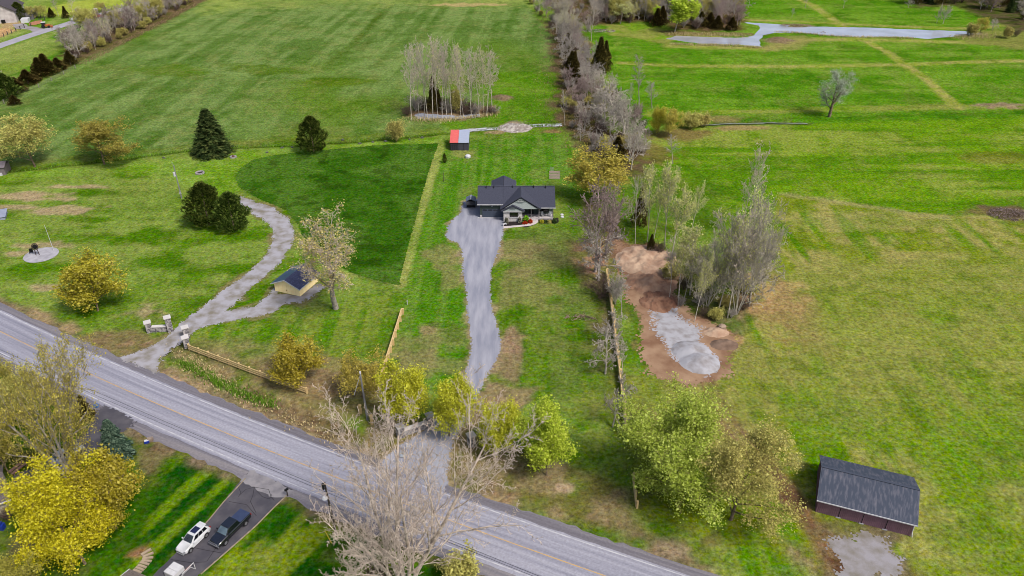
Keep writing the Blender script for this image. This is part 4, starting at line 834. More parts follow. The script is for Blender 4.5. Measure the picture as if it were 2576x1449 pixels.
# central hedge, from the far end towards the house
G4 = 'leafless trees of the long hedge'
def hedge_band(y):
    return np.interp(y, [-20, 40, 100, 200, 320, 400], [1290, 1352, 1400, 1422, 1428, 1490]), np.interp(y, [-20, 40, 100, 200, 250, 330, 400], [1480, 1490, 1478, 1500, 1560, 1640, 1620])
for i in range(112):
    y = -18 + 425 * (i / 112) ** 1.15; a, b = hedge_band(y); x = rr_.uniform(a, b)
    k = rr_.choice(['bare0','bare1','bare1','bare2','gnarl0','thin0','bare0'])
    plant(k, (x, y), 0, None, LOOK[k] + ' tree in the long field hedge ' + sect(y, [40, 110, 200, 280, 345], ['at the far end', 'beside the farm track', 'around the junipers', 'above the stream', 'at the stream', 'at the near end']), G4, name='hedge_tree', h=rr_.uniform(5.5, 9.5) if y < 330 else rr_.uniform(4, 7.5))
for i in range(120):
    y = -14 + 425 * (i / 120) ** 1.1; a, b = hedge_band(y); x = rr_.uniform(a - 4, b + 2)
    k = rr_.choice(['shrubbare','shrubgrey','shrubbare','shrubolive']); plant(k, (x, y), 0, None, LOOK[k] + ' shrub under the long field hedge ' + sect(y, [40, 110, 200, 280, 345], ['at the far end', 'beside the farm track', 'around the junipers', 'above the stream', 'at the stream', 'at the near end']), 'leafless shrubs at the foot of the long field hedge', name='hedge_shrub', cat='shrub', h=rr_.uniform(2.2, 4.2))
for x, y, t, w, l in ((1508,188,96,50,'tallest dark brown juniper of the hedge, a pointed column'),(1522,170,104,34,'narrow juniper just behind the tallest one in the hedge'),(1443,216,132,44,'dark juniper on the field side of the hedge'),(1438,176,130,38,'small juniper in the hedge above the others'),(1428,116,84,34,'dark juniper at the bend of the hedge'),(1424,138,104,28,'low juniper at the field edge of the hedge'),(1552,404,346,52,'dark brown evergreen at the near end of the hedge')):
    plant('juniper', (x, y), t, w, l, name='juniper_tree')
plant('bare2',(1545,316),196,120,'broad grey tree with a leaning trunk in the hedge across the stream',name='bare_tree')
plant('gnarl1',(1520,330),228,110,'spreading grey tree with crooked limbs in the hedge near the stream',name='bare_tree')
plant('bare2',(1588,427),290,78,'grey forked tree at the near end of the hedge',name='bare_tree')
plant('bare2',(1570,356),240,80,'pale grey tree in the middle of the wide part of the hedge',name='bare_tree')
plant('thin1',(1421,314),220,26,'slim pale tree at the stream end of the hedge',name='bare_tree')
plant('vase',(1420,100),18,60,'silvery many-stemmed tree at the bend of the hedge',name='bare_tree')
plant('vase',(1412,60),-14,66,'silvery many-stemmed tree farther along the hedge',name='bare_tree')
plant('thin1',(1608,266),138,56,'tall thin tree standing in the paddock beside the hedge',name='bare_tree')
plant('thin0',(1640,272),196,40,'lower silvery tree beside the tall thin one in the paddock',name='bare_tree',tilt=(0,.18))
plant('thin1',(1692,412),334,44,'small grey tree alone in the grass past the hedge end',name='bare_tree')
plant('bud1',(1680,345),270,72,'yellow budding tree at the stream side of the hedge',name='budding_tree')
plant('gold',(1655,338),268,44,'smaller yellow budding tree at the stream side of the hedge',name='budding_tree')
plant('shrubolive',(1738,322),282,52,'olive shrub above the thin stream',name='olive_shrub',cat='shrub')
plant('shrubolive',(1766,318),288,46,'second olive shrub at the start of the thin stream',name='olive_shrub',cat='shrub')
plant('bud1',(1494,498),374,190,'wide yellow-olive tree beside the raised garden beds',name='budding_tree')
plant('bare1',(1497,684),440,170,'tall mauve-grey bare tree nearest the house',name='bare_tree')
plant('bare1',(1524,640),470,120,'mauve-grey bare tree behind the one nearest the house',name='bare_tree')
plant('gnarl0',(1505,706),560,120,'low grey tangle of branches under the mauve trees',name='bare_tree')
plant('bare1',(1512,570),455,120,'mauve bare tree between the house and the track',name='bare_tree')
plant('shrubbare',(1516,745),690,80,'leafless grey shrub at the start of the rail fence',name='fence_shrub',cat='shrub')
plant('shrubgrey',(1548,765),690,60,'thin leafless shrub beside the start of the rail fence',name='fence_shrub',cat='shrub')
plant('thin0',(1563,793),690,50,'thin dark sapling on the track side of the rail fence',name='bare_tree')
plant('gnarl1',(1524,868),772,92,'upper grey crooked tree along the rail fence',name='bare_tree')
plant('gnarl0',(1523,940),826,100,'grey crooked tree with several stems along the rail fence',name='bare_tree')
plant('thin1',(1566,940),862,42,'slim sapling on the far side of the rail fence',name='bare_tree')
plant('gnarl1',(1541,1074),928,100,'dead grey tree with a bare broken top by the rail fence',name='bare_tree')
# cluster between the track and the meadow
plant('juniper',(1608,570),470,40,'dark brown evergreen behind the slender white trunk',name='evergreen_tree')
plant('tall3',(1598,613),432,60,'slender pale-trunked tree at the edge of the dirt clearing',name='bare_tree')
plant('budtall0',(1628,607),404,66,'tallest pale green budding tree of the cluster',name='budding_tree')
plant('budtall1',(1645,600),408,66,'pale green budding tree beside the tallest one',name='budding_tree')
plant('budtall0',(1672,622),412,76,'pale green budding tree with a wide top in the cluster',name='budding_tree')
plant('budtall0',(1690,645),470,80,'yellowish budding tree in the middle of the cluster',name='budding_tree')
plant('budtall1',(1735,600),456,56,'slim budding tree standing apart toward the meadow',name='budding_tree')
plant('juniper',(1637,630),590,22,'small dark conifer at the top of the dirt clearing',name='evergreen_tree')
plant('tall2',(1872,600),356,90,'tall bare twin-stemmed tree at the meadow edge',name='bare_tree')
plant('tall0',(1864,590),376,56,'second tall bare stem at the meadow edge',name='bare_tree')
for i, (k, x, y, t, w) in enumerate([('vase',1852,790,488,200),('budtall1',1806,786,530,110),('bare2',1884,770,540,130),('vase',1780,770,590,150),('bare2',1905,735,570,110),('tall0',1830,800,510,100),('budtall0',1858,735,486,110)]):
    plant(k, (x, y), t, w, ('broadest pale grey bare tree of the cluster beside the meadow', 'pale budding tree buried in the grey cluster, nearest the gravel', 'grey bare tree of the cluster closest to the open meadow', 'many-stemmed grey tree on the dirt side of the cluster', 'grey bare tree at the back meadow corner of the cluster', 'tallest straight trunk inside the grey cluster', 'pale budding tree top rising at the back of the grey cluster')[i], 'dense grey bare trees of the cluster beside the meadow', name='bare_tree')
for k, x, y, t, w, l in (('budtall1',1747,810,640,66,'bare forked tree in front of the cluster, nearest the gravel'),('budtall1',1706,768,600,96,'olive-brown budding tree at the corner of the dirt'),('tall0',1684,752,590,60,'slender tree just above the white gravel'),('budtall0',1735,742,556,96,'brownish budding tree inside the cluster'),('thin1',1718,765,640,40,'thin pole-like tree above the white gravel')):
    plant(k, (x, y), t, w, l, name='budding_tree' if 'bud' in k else 'bare_tree')
for i, (x, y) in enumerate([(1712,770),(1770,795),(1800,805),(1840,800),(1868,780),(1690,700),(1760,770),(1720,730),(1885,740),(1690,660),(1660,640),(1820,770)]):
    plant(('shrubgrey','shrubbare','shrubolive')[i % 3], (x, y), 0, None, ('grey twiggy', 'dark brown', 'olive budding')[i % 3] + ' undergrowth shrub in the cluster, ' + ('at its gravel end' if y > 765 else 'on its track side' if x < 1740 else 'on its meadow side'), 'undergrowth shrubs of the cluster beside the meadow', name='brush_shrub', cat='shrub', h=rr_.uniform(2, 3.6))
# hedge of the far field, top corner
G5 = 'leafless trees of the far hedge along the tilled field'
for i in range(105):
    t = i / 105; x0, y0 = 196 + 330 * t, 152 - 160 * t
    d = rr_.random(); x = x0 - d * 46; y = y0 - d * 34 + rr_.uniform(-4, 6) - 6
    k = rr_.choice(['bare0','bare1','bare2','thin0','thin1','bare1','bud0','bare0','tall1'])
    plant(k, (x, y), 0, None, LOOK[k] + ' tree in the far hedge, ' + sect(t, [.25, .5, .75], ['next to the single juniper', 'beside the far parked cars', 'past the far road', 'at the top edge']), G5, name='hedge_tree', h=rr_.uniform(6, 11) if k != 'shrubolive' else 5.5)
for i in range(70):
    t = i / 70; x = 200 + 335 * t - rr_.uniform(0, 30); y = 150 - 160 * t - rr_.uniform(-2, 16)
    k = rr_.choice(['shrubbare','shrubgrey','shrubbare','shrubolive','shrubgrey']); plant(k, (x, y), 0, None, LOOK[k] + ' low shrub in the far hedge, ' + sect(t, [.25, .5, .75], ['next to the single juniper', 'beside the far parked cars', 'past the far road', 'at the top edge']), 'low shrubs at the foot of the far hedge', name='hedge_shrub', cat='shrub', h=rr_.uniform(2, 3.6))
for x, y, t, w, l in ((178,162,128,36,'single dark brown juniper between two hedge gaps'),(120,188,137,58,'large dark juniper clump beside the far field'),(104,192,146,50,'wide dark juniper next to the large one beside the far field'),(148,176,146,44,'low dark juniper trailing the large clump'),(72,212,176,52,'dark juniper farther down the far field edge'),(88,204,188,36,'brownish low juniper between two darker ones'),(22,250,186,70,'dark tree mass at the picture edge by the far field'),(44,232,196,50,'dark green tree beside the mass at the picture edge'),(38,262,240,32,'small brown shrub at the corner of the far field')):
    plant('juniper' if w < 60 else 'cedar1', (x, y), t, w, l, name='juniper_tree')
plant('bare2',(-4,246),150,50,'pale grey bare tree at the picture edge by the far field',name='bare_tree')
for k, x, y, t, w, l in (('cedar1',52,50,6,40,'broad olive evergreen behind the far barn'),('bud0',80,48,16,34,'brownish tree behind the far fence'),('bud0',104,46,14,36,'brown-olive tree at the end of the far fence'),('juniper',131,44,20,20,'small dark conifer near the far road'),('juniper',167,46,16,18,'slim conifer beside the tall grey one near the far road'),('thin0',148,40,-8,20,'thin white-stemmed tree in the bright far meadow'),('tall2',188,46,-22,34,'tall grey shaggy tree near the far road'),('bare1',200,48,18,26,'small mauve tree by the far road'),('bud0',258,30,6,34,'yellowish budding tree where the far road meets the hedge'),('thin1',212,56,20,20,'thin bare stem beside the far white vehicle')):
    plant(k, (x, y), t, w, l, name='far_tree')

# ------------------------------------------------------------------ the dark house
white = M('white_trim', A(246,246,250), A(232,232,238), 3, .5)
roof_m = M('dark_shingles', A(84,88,106), A(58,60,78), 9, .9, bump=.02, bscale=14, lo=.3, hi=.7, stretch=(1, 1, 2.2))
black = M('black_gap', A(22,22,26), None, 2, .5); glass = M('dark_glass', A(14,16,20), A(26,28,34), .6, .12, spec=.7)
stone_m = M('pale_stone', A(206,202,200,1.5), A(112,112,120,1.5), 3.2, .95, bump=.05, bscale=5, lo=.42, hi=.62, stretch=(1, 1, 2.6))
concrete = M('pale_concrete', A(228,222,222), A(206,198,200), 1.2, .9)
GY = 161.8
hs_ = empty('house', (0, GY, 0), 0, 'dark-roofed bungalow with a stone front, porch and double garage door', 'house')
def Hb(name, b, m, parent=None, bevel=0, loc=None): return b.build(name, m, parent or hs_, loc=loc, bevel=bevel)
siding = M('dark_green_siding', A(70,84,78,1.2), A(58,72,66,1.2), 4, .8); siding2 = M('grey_siding', A(196,206,206,1.2), A(180,190,192,1.2), 5, .8)
b = MB(); b.box(-7.4, -1.95, 0, 8.4, 0, 3.5); b.box(-1.95, 9.6, 1.2, 8.6, 0, 3.3); Hb('wall', b, siding)
b = MB(); b.box(-1.95, 2.35, -1.95, 1.19, 0, 2.8); sw = Hb('stone_wall', b, stone_m)
# stones picked out on the front of the bay, each a thin proud piece
rs = random.Random(9); z = .02; row = 0
me_st = None
while z < 2.6:
    h = rs.choice((.18, .24, .3)); x = -1.93
    while x < 2.3:
        w = min(rs.uniform(.35, .85), 2.33 - x)
        if not (-.62 < x + w / 2 < 1.42 and 1.05 < z + h / 2 < 2.45):
            if me_st is None:
                o = MB().box(0, 1, -.03, 0, 0, 1).build('stone', [M('face_stone', A(214,210,208,1.5), A(96,96,104,1.5), .37, .95, lo=.46, hi=.6)], sw); me_st = o.data
            else: o = link('stone', me_st, sw)
            o.location = (x, -1.95 - rs.uniform(.003, .03), z); o.scale = (w - .03, 1, h - .025)
        x += w
    z += h
# bay window
b = MB(); b.box(-.5, 1.35, -2.02, -1.99, 1.18, 2.4); wn_ = Hb('window', b, black); b = MB(); b.box(-.42, .4, -2.035, -2.025, 1.24, 2.34); b.box(.45, 1.27, -2.035, -2.025, 1.24, 2.34); Hb('pane', b, glass, wn_)
b = MB(); b.box(-.6, 1.45, -2.16, -1.98, 1.08, 1.17); Hb('sill', b, white, wn_)
# garage
gd = MB().box(-6.86, -2.0, -.06, -.005, .12, 2.28).build('garage_door', M('slate_blue_door', A(84,94,112), A(76,86,104), 2, .6), hs_)
for k in range(3): MB().box(-6.86, -2.0, -.075, -.061, .12 + .54 * k + .02, .12 + .54 * k + .5).build('door_panel', MATS['slate_blue_door'], gd)
for k in range(4): MB().box(-6.7 + 1.2 * k, -5.75 + 1.2 * k, -.08, -.061, 1.86, 2.14).build('pane', glass, gd)
Hb('sill', MB().box(-7.9, -1.96, -.25, -.0, 0, .1), white)
Hb('plinth', MB().box(-7.42, -6.92, -.2, -.01, .1, .72), concrete); Hb('wall_lamp', MB().lathe([(.08, -.05), (.2, 0), (.2, .06), (.05, .12)], 10), white, loc=(-4.6, -.14, 3.0))
# porch
Hb('porch_floor', MB().box(2.36, 9.55, -.95, 1.19, 0, .42), concrete); Hb('porch_step', MB().box(3.6, 5.6, -1.5, -.96, 0, .24), concrete)
for x in (4.45, 6.25, 9.4): Hb('porch_post', MB().box(x - .11, x + .11, -.8, -.58, .42, 3.0), M('weathered_post', A(170,166,168), A(140,136,138), 3))
b = MB(); b.box(4.0, 5.0, 1.14, 1.19, .44, 2.5); dr = Hb('door', b, black); b = MB(); b.box(6.6, 8.6, 1.14, 1.19, 1.0, 2.3); w2 = Hb('window', b, black); b = MB(); b.box(6.7, 8.5, 1.125, 1.135, 1.08, 2.22); Hb('pane', b, glass, w2)
# roofs
RZ, RY = 6.18, 4.0                      # ridge height and distance behind the garage wall
def roofslab(name, pts, t=.16): return Hb(name, MB().slab(pts, t), roof_m)
slope = .55
def zf(y): return RZ - slope * (RY - y)
rf = roofslab('roof', [(-7.95, -.55, zf(-.55)), (-2.02, -.55, zf(-.55)), (-2.02, RY, RZ), (-7.95, RY, RZ)])
yA, yB = -1.34, -2.25
roofslab('roof', [(-2.0, yB, zf(yB) + .02), (2.72, yB, zf(yB) + .02), (2.72, RY, RZ + .02), (-2.0, RY, RZ + .02)])
roofslab('roof', [(2.74, yA, zf(yA)), (9.95, yA, zf(yA)), (9.95, RY, RZ), (2.74, RY, RZ)])
roofslab('roof', [(-7.95, RY + .004, RZ), (9.95, RY + .004, RZ), (9.95, 9.0, RZ - slope * 5.0), (-7.95, 9.0, RZ - slope * 5.0)])
gx0, gz0, hw, yF = 2.0, RZ - .1, 4.6, -2.05             # big gable
roofslab('gable_roof', [(gx0 - hw, yF, 2.72), (gx0, yF, gz0), (gx0, RY - .4, gz0), (gx0 - hw, RY - .4, 2.72)][::-1] and [(gx0 - hw, yF, 3.05), (gx0, yF, gz0), (gx0, RY - .3, gz0), (gx0 - hw, RY - .3, 3.05)][::-1])
roofslab('gable_roof', [(gx0, yF, gz0), (gx0 + hw, yF, 3.05), (gx0 + hw, RY - .3, 3.05), (gx0, RY - .3, gz0)][::-1])
Hb('gable_wall', MB().slab([(gx0 - 3.9, yF + .22, 3.1), (gx0 + 3.9, yF + .22, 3.1), (gx0, yF + .22, gz0 - .3)], .2), siding2)
sx0, sz0, sw_, sy = .25, 4.1, 2.6, -2.5               # small gable over the bay
roofslab('gable_roof', [(sx0 - sw_, sy, 2.75), (sx0, sy, sz0), (sx0, .8, sz0), (sx0 - sw_, .8, 2.75)][::-1])
roofslab('gable_roof', [(sx0, sy, sz0), (sx0 + sw_, sy, 2.75), (sx0 + sw_, .8, 2.75), (sx0, .8, sz0)][::-1])
Hb('gable_wall', MB().slab([(sx0 - 2.2, sy + .2, 2.8), (sx0 + 2.2, sy + .2, 2.8), (sx0, sy + .2, sz0 - .26)], .12), siding2)
b = MB()
for (x0_, x1_, zz, xa, yy) in ((gx0 - 1.1, gx0 + 1.1, gz0 - .8, gx0, yF - .02), (sx0 - .7, sx0 + .7, sz0 - .5, sx0, sy - .02)):
    b.tube([(x0_, yy, zz), (x1_, yy, zz)], .06, 4); b.tube([(xa, yy, zz), (xa, yy, zz + .7)], .06, 4)
Hb('gable_bracket', b, M('dark_bracket', A(60,62,72), None))
Hb('gable_lamp', MB().box(gx0 - .6, gx0 + .6, yF - .02, yF + .05, gz0 - 1.15, gz0 - 1.02), white)
# fascias and rear wing
b = MB(); b.box(-8.0, -2.03, -.62, -.552, zf(-.55) - .2, zf(-.55) - .01); b.box(-2.08, -2.004, yB - .02, -.63, zf(yB) - .12, zf(yB) + .03)
b.box(-2.08, 2.76, yB - .1, yB - .03, zf(yB) - .2, zf(yB) - .01); b.box(2.735, 2.8, yB - .02, -1.43, zf(yB) - .14, zf(yB)); b.box(2.81, 10.0, -1.42, -1.355, zf(yA) - .2, zf(yA) - .01)
Hb('fascia', b, white)
b = MB(); b.box(-4.6, .6, 8.62, 12.9, 0, 3.0); Hb('rear_wall', b, siding)
wx, wz, wh = -2.0, 4.75, 2.95
roofslab('rear_roof', [(wx - wh, 6.2, 3.35), (wx, 6.2, wz), (wx, 13.3, wz), (wx - wh, 13.3, 3.35)][::-1]); roofslab('rear_roof', [(wx, 6.2, wz), (wx + wh, 6.2, 3.35), (wx + wh, 13.3, 3.35), (wx, 13.3, wz)][::-1])
b = MB(); b.box(wx - wh - .08, wx - wh - .004, 8.9, 13.3, 3.14, 3.34); b.box(wx + wh + .004, wx + wh + .08, 8.9, 13.3, 3.14, 3.34); Hb('fascia', b, white)
b = MB(); b.box(-7.9, 9.9, RY - .12, RY + .12, RZ + .025, RZ + .07); Hb('ridge_cap', b, M('ridge_shingle', A(110,114,134), A(84,88,104), 5))
for x, y in ((-6, RY - .5), (-4.2, RY - .5), (.2, RY - .4), (5, RY - .4), (7.8, RY - .5)): Hb('vent_pipe', MB().tube([(x, y, RZ - .5), (x, y, RZ + .38)], .09, 8), black)
# things about the house
def chair_at(x, y, rz, label):
    o = empty('porch_chair', (x, GY + y, .42), rz, label, 'chair', None); wm = M('white_plastic', A(236,238,244), None, 3, .5)
    MB().box(-.3, .3, -.28, .28, .36, .42).build('seat', wm, o); MB().slab([(-.3, .26, .42), (.3, .26, .42), (.34, .46, 1.05), (-.34, .46, 1.05)], .05).build('backrest', wm, o)
    for sx in (-1, 1):
        MB().box(sx * .33 - .05, sx * .33 + .05, -.3, .32, .58, .62).build('armrest', wm, o)
        for sy in (-1, 1): MB().box(sx * .27 - .03, sx * .27 + .03, sy * .24 - .03, sy * .24 + .03, .004, .36).build('leg', wm, o)
chair_at(7.1, -.1, .4, 'white slatted porch chair nearer the front steps'); chair_at(8.7, -.1, -.4, 'white slatted porch chair nearer the end post')
o = empty('side_table', (7.9, GY - .15, .42), 0, 'small round white table between the two porch chairs', 'table'); MB().lathe([(.22, .5), (.22, .54)], 12).build('tabletop', MATS['white_plastic'], o); MB().tube([(0, 0, .004), (0, 0, .5)], .05, 6).build('leg', MATS['white_plastic'], o)
sheet('garden_bed', [(1267,571),(1270,549),(1345,549),(1345,566),(1325,572)], M('dark_mulch', A(48,34,34), A(30,22,24), 3, 1, bump=.03), .03, .5, .05, 31, label='dark mulched bed in front of the stone wall')
sheet('garden_bed', [(1354,557),(1354,549),(1405,548),(1404,562),(1360,563)], MATS['dark_mulch'], .03, .5, .05, 32, label='dark mulched bed in front of the porch')
def hp(x, y): return ((1740 + x / 4.6) * .63889, (680 + y / 4.6) * .63889)
sheet('front_walk', [hp(*q) for q in ((1114,1012),(1114,974),(1400,952),(1540,934),(1620,900),(1642,852),(1742,852),(1742,900),(1700,932),(1600,962),(1400,984))], M('white_concrete', A(240,228,226), A(224,212,212), 1), .05, .4, .02, 33, label='white concrete walk curving to the porch steps')
def ball(name, D, w, h, leaf, label, seed, n=420, group=None):
    p = G(*D); r = np.random.default_rng(seed); a = r.normal(0, 1, (n, 3)); a /= np.linalg.norm(a, axis=1)[:, None]; a *= r.uniform(.72, 1.0, (n, 1)); a[:, 2] = np.abs(a[:, 2])
    V, Fq = leaf_geo(a * [w / 2, w / 2, h], .2, r, 1, .0, .04)
    o = empty(name, (p[0], p[1], .03), 0, label, 'shrub', group); me = mesh_np('foliage', V, [Fq], [LEAF[leaf]]); link('foliage', me, o)
    MB().tube([(0, 0, 0), (0, 0, h * .8)], [.07, .03], 5).build('stem', BARK['brown'], o)
LEAF['redbush'] = leaf_mat('red_leaf', [(0, AL(110,34,20)), (.5, AL(150,52,28)), (1, AL(172,76,40))], .2, .08); LEAF['bright'] = leaf_mat('bright_green_leaf', [(0, AL(60,110,14)), (.5, AL(92,150,24)), (1, AL(124,176,44))], .2, .08); LEAF['greyleaf'] = leaf_mat('grey_leaf', [(0, AL(76,78,68)), (1, AL(128,128,112))], .2, .1)
ball('round_shrub', hp(1522,872), 1.6, 1.3, 'bright', 'bright green ball shrub beside the porch', 1)
ball('red_shrub', hp(1600,905), 1.2, .8, 'redbush', 'red shrub beside the curve of the white walk', 2); ball('red_shrub', hp(1505,925), 1.2, .6, 'redbush', 'lower red shrub in front of the stone wall', 3)
ball('grey_shrub', hp(1168,925), .95, 1.6, 'greyleaf', 'grey upright shrub at the garage end of the stone wall', 4); ball('grey_shrub', hp(1408,905), .9, 1.5, 'greyleaf', 'grey upright shrub at the porch end of the stone wall', 5)
ball('yellow_shrub', hp(1810,905), 1.1, .7, 'gold', 'yellow shrub in the porch bed nearest the steps', 6); ball('yellow_shrub', hp(1950,905), .95, .65, 'bud', 'dull yellow shrub in the porch bed', 7)
ball('dark_shrub', hp(2040,905), 1.3, 1.2, 'spruce', 'dark shrub at the corner of the porch', 8); ball('dark_shrub', hp(1880,900), .8, .6, 'spruce', 'small dark shrub between the two yellow ones', 9)
b = MB(); b.box(-.5, .5, -.2, .2, .38, .46); b.box(-.45, -.35, -.18, .18, .03, .38); b.box(.35, .45, -.18, .18, .03, .38)
p = G(*hp(1132,958)); o = b.build('garden_bench', white, None, (p[0], p[1], .03), .7); tag(o, 'small white bench at the garage end of the walk', 'bench')
for k, (x, y) in enumerate(((2174,768),(2178,808))):
    p = G(*hp(x, y)); o = MB().lathe([(.38, -.02), (.38, .2), (.34, .24), (0.01, .25)], 16).build('tank_lid', white, None, (p[0], p[1], 0)); tag(o, ('white round tank lid farther from the road beside the porch', 'white round tank lid nearer the road beside the porch')[k], 'lid')
def garden_shed_like_grill():
    p = G(*hp(525,640)); o = empty('grill_shelter', (p[0], p[1], .02), 0, 'small gabled shelter with blue-grey roof beside the garage', 'shelter')
    dm = M('dark_timber', A(72,72,80), A(50,50,58), 3, .8); bl = M('blue_grey_metal', A(120,130,156), A(104,114,138), 2, .5, spec=.5)
    MB().box(-1.0, 1.0, .0, 2.2, 1.0, 1.7).build('wall', dm, o); b = MB()
    for sx in (-.95, .95):
        for y in (.1, 2.1): b.box(sx - .06, sx + .06, y - .06, y + .06, 0, 1.0)
    b.build('post', dm, o)
    b = MB(); b.slab([(-1.15, -.1, 1.72), (0, -.1, 2.3), (0, 2.4, 2.3), (-1.15, 2.4, 1.72)][::-1], .06); b.slab([(0, -.1, 2.3), (1.15, -.1, 1.72), (1.15, 2.4, 1.72), (0, 2.4, 2.3)][::-1], .06); b.build('roof', bl, o)
    MB().box(-.12, .12, -.12, 2.42, 2.29, 2.34).build('ridge_cap', white, o)
    MB().slab([(-1.08, -.75, 1.1), (1.08, -.75, 1.1), (1.08, -.02, 1.68), (-1.08, -.02, 1.68)], .06).build('front_hood', dm, o)
    MB().box(-.9, .9, .1, 2.0, .1, .95).build('interior_shade', black, o)  # black block stands for the shade inside the open base
garden_shed_like_grill()
p = G(*hp(625,590)); b = MB(); b.box(-.15, .15, -.1, .1, .0, 1.1); b.tube([(.25, 0, 0), (.25, 0, .8), (.05, 0, .9)], .05, 6); o = b.build('gas_meter', M('pale_grey_metal', A(206,206,214), None, 3, .5), None, (p[0], p[1], .02)); tag(o, 'pale grey gas meter against the garage wall', 'meter')
# raised beds
wood_g = M('weathered_wood', A(222,206,190), A(190,172,156), 3, .9, stretch=(1, 6, 6))
for k, (y, l) in enumerate(((450,'raised garden bed nearest the house roof'),(443,'middle raised garden bed of the three'),(436,'raised garden bed farthest from the house'))):
    a, c = G(1382, y), G(1409, y); L_ = c[0] - a[0]; o = empty('raised_bed', (a[0], a[1], 0), 0, l, 'garden bed')
    for (x0, x1, y0, y1) in ((0, L_, 0, .06), (0, L_, .64, .7), (0, .06, .061, .639), (L_ - .06, L_, .061, .639)): MB().box(x0, x1, y0, y1, 0, .38).build('plank', wood_g, o)
    MB().box(.061, L_ - .061, .061, .639, 0, .2).build('soil', M('bed_soil', A(170,146,124), A(140,118,98), 3, 1), o)
a = G(1384, 432); b = MB()
for k in range(4): b.tube([(k * .3, 0, 0), (k * .3, 0, 1.2)], .025, 4)
for k in range(4): b.tube([(0, 0, .3 + k * .28), (.9, 0, .3 + k * .28)], .02, 4)
o = b.build('garden_trellis', M('galvanised_wire', A(206,206,206), None), None, (a[0], a[1], 0)); tag(o, 'grey wire trellis behind the raised garden beds', 'trellis')

# ------------------------------------------------------------------ yellow shed
c0, c1_, c2_ = (np.array(G((1040 + a / 9.06) * .63889, (1020 + b_ / 9.06) * .63889)) for a, b_ in ((400,1130),(1290,1335),(1935,790)))
ux = (c1_ - c0) / np.linalg.norm(c1_ - c0); W_ = np.linalg.norm(c1_ - c0); D_ = float(np.dot(c2_ - c1_, np.array([-ux[1], ux[0]])))
ys = empty('yellow_shed', (c0[0], c0[1], 0), math.atan2(ux[1], ux[0]), 'small pale yellow shed with a dark blue shingle roof beside the lane', 'shed')
ym = M('yellow_siding', A(246,220,166,2.3), A(240,212,156,2.3), 2, .7); hz_ = 2.05; rz_ = 3.3
b = MB(); b.add([(0,0,0),(W_,0,0),(W_,0,hz_),(W_/2,0,rz_-.1),(0,0,hz_),(0,D_,0),(W_,D_,0),(W_,D_,hz_),(W_/2,D_,rz_-.1),(0,D_,hz_)], [(0,1,2,3,4),(9,8,7,6,5),(1,6,7,2),(5,0,4,9)]); b.build('wall', ym, ys)
bt = MB(); 
for k in range(1, 6): bt.box(W_ * k / 6 - .02, W_ * k / 6 + .02, -.015, -.002, .05, hz_ - .05)
for k in range(1, 6): bt.box(W_ + .002, W_ + .015, D_ * k / 6 - .02, D_ * k / 6 + .02, .05, hz_ - .05)
bt.build('batten', M('yellow_batten', A(236,208,154,2.1), None), ys)
rb = M('blue_shingles', A(52,58,92), A(98,106,146), 2.4, .75, lo=.5, hi=.72, stretch=(1, 3, 3), detail=8); rb2 = M('blue_roof_sky_sheen', A(78,110,136), A(70,98,124), 1, .5)  # second roof colour is lighter: sky reflection painted on the lane-side slope
ov = .45; s2 = (rz_ - hz_) / (W_ / 2)
b = MB().slab([(-ov, -ov, hz_ - s2 * ov), (-ov, D_ + ov, hz_ - s2 * ov), (W_ / 2, D_ + ov, rz_), (W_ / 2, -ov, rz_)][::-1], .1); b.build('roof', rb2, ys)['label'] = 'plain blue roof slope facing the lane'
b = MB().slab([(W_ / 2 + .01, -ov, rz_), (W_ / 2 + .01, D_ + ov, rz_), (W_ + ov, D_ + ov, hz_ - s2 * ov), (W_ + ov, -ov, hz_ - s2 * ov)][::-1], .1); b.build('roof', rb, ys)['label'] = 'mottled dark blue roof slope'
b = MB(); e = .012
for (xa, za, xb, zb) in ((-ov, hz_ - s2 * ov, W_ / 2, rz_), (W_ / 2, rz_, W_ + ov, hz_ - s2 * ov)): b.add([(xa, -ov - e, za + .02), (xb, -ov - e, zb + .02), (xb, -ov - e, zb - .18), (xa, -ov - e, za - .18), (xa, -ov - .05, za + .02), (xb, -ov - .05, zb + .02), (xb, -ov - .05, zb - .18), (xa, -ov - .05, za - .18)], [(0,1,2,3),(7,6,5,4),(4,5,1,0),(3,2,6,7),(0,3,7,4),(1,5,6,2)])
b.box(W_ + ov + e, W_ + ov + .06, -ov - .05, D_ + ov, hz_ - s2 * ov - .16, hz_ - s2 * ov + .02); b.build('white_trim', white, ys)
b = MB(); b.box(W_ * .46, W_ * .5, -.03, -.016, .55, .85); b.build('hatch_mark', M('rust_mark', A(170,130,90), None), ys)

# ------------------------------------------------------------------ red and grey shed
a_, m_, c_ = (np.array(G((1740 + x / 9.66) * .63889, (490 + y / 9.66) * .63889)) for x, y in ((325,995),(632,990),(1020,970)))
Lw, Rw = m_[0] - a_[0], c_[0] - m_[0]
sh = empty('twin_shed', (m_[0], m_[1], 0), 0, 'black shed with one red and one grey roof panel by the stream', 'shed')
dk = M('black_siding', A(52,50,58), A(40,38,46), 2, .7); dk2 = M('charcoal_siding', A(84,84,96), A(76,76,88), 2, .7)
hh = 2.25
MB().box(-Lw, -.01, 0, 5.6, 0, hh).build('wall', dk, sh)['label'] = 'black half with stacked crates'
rwall = MB().box(0, Rw, 0, 5.6, 0, hh).build('wall', dk2, sh); MB().box(Rw * .5 - .04, Rw * .5 + .04, -.02, -.004, .1, hh - .1).build('door_seam', black, rwall)
b = MB()
for k in range(4):
    for j in range(3): b.box(-Lw + .12 + k * .53, -Lw + .48 + k * .53, -.06, -.004, .1 + j * .7, .68 + j * .7)
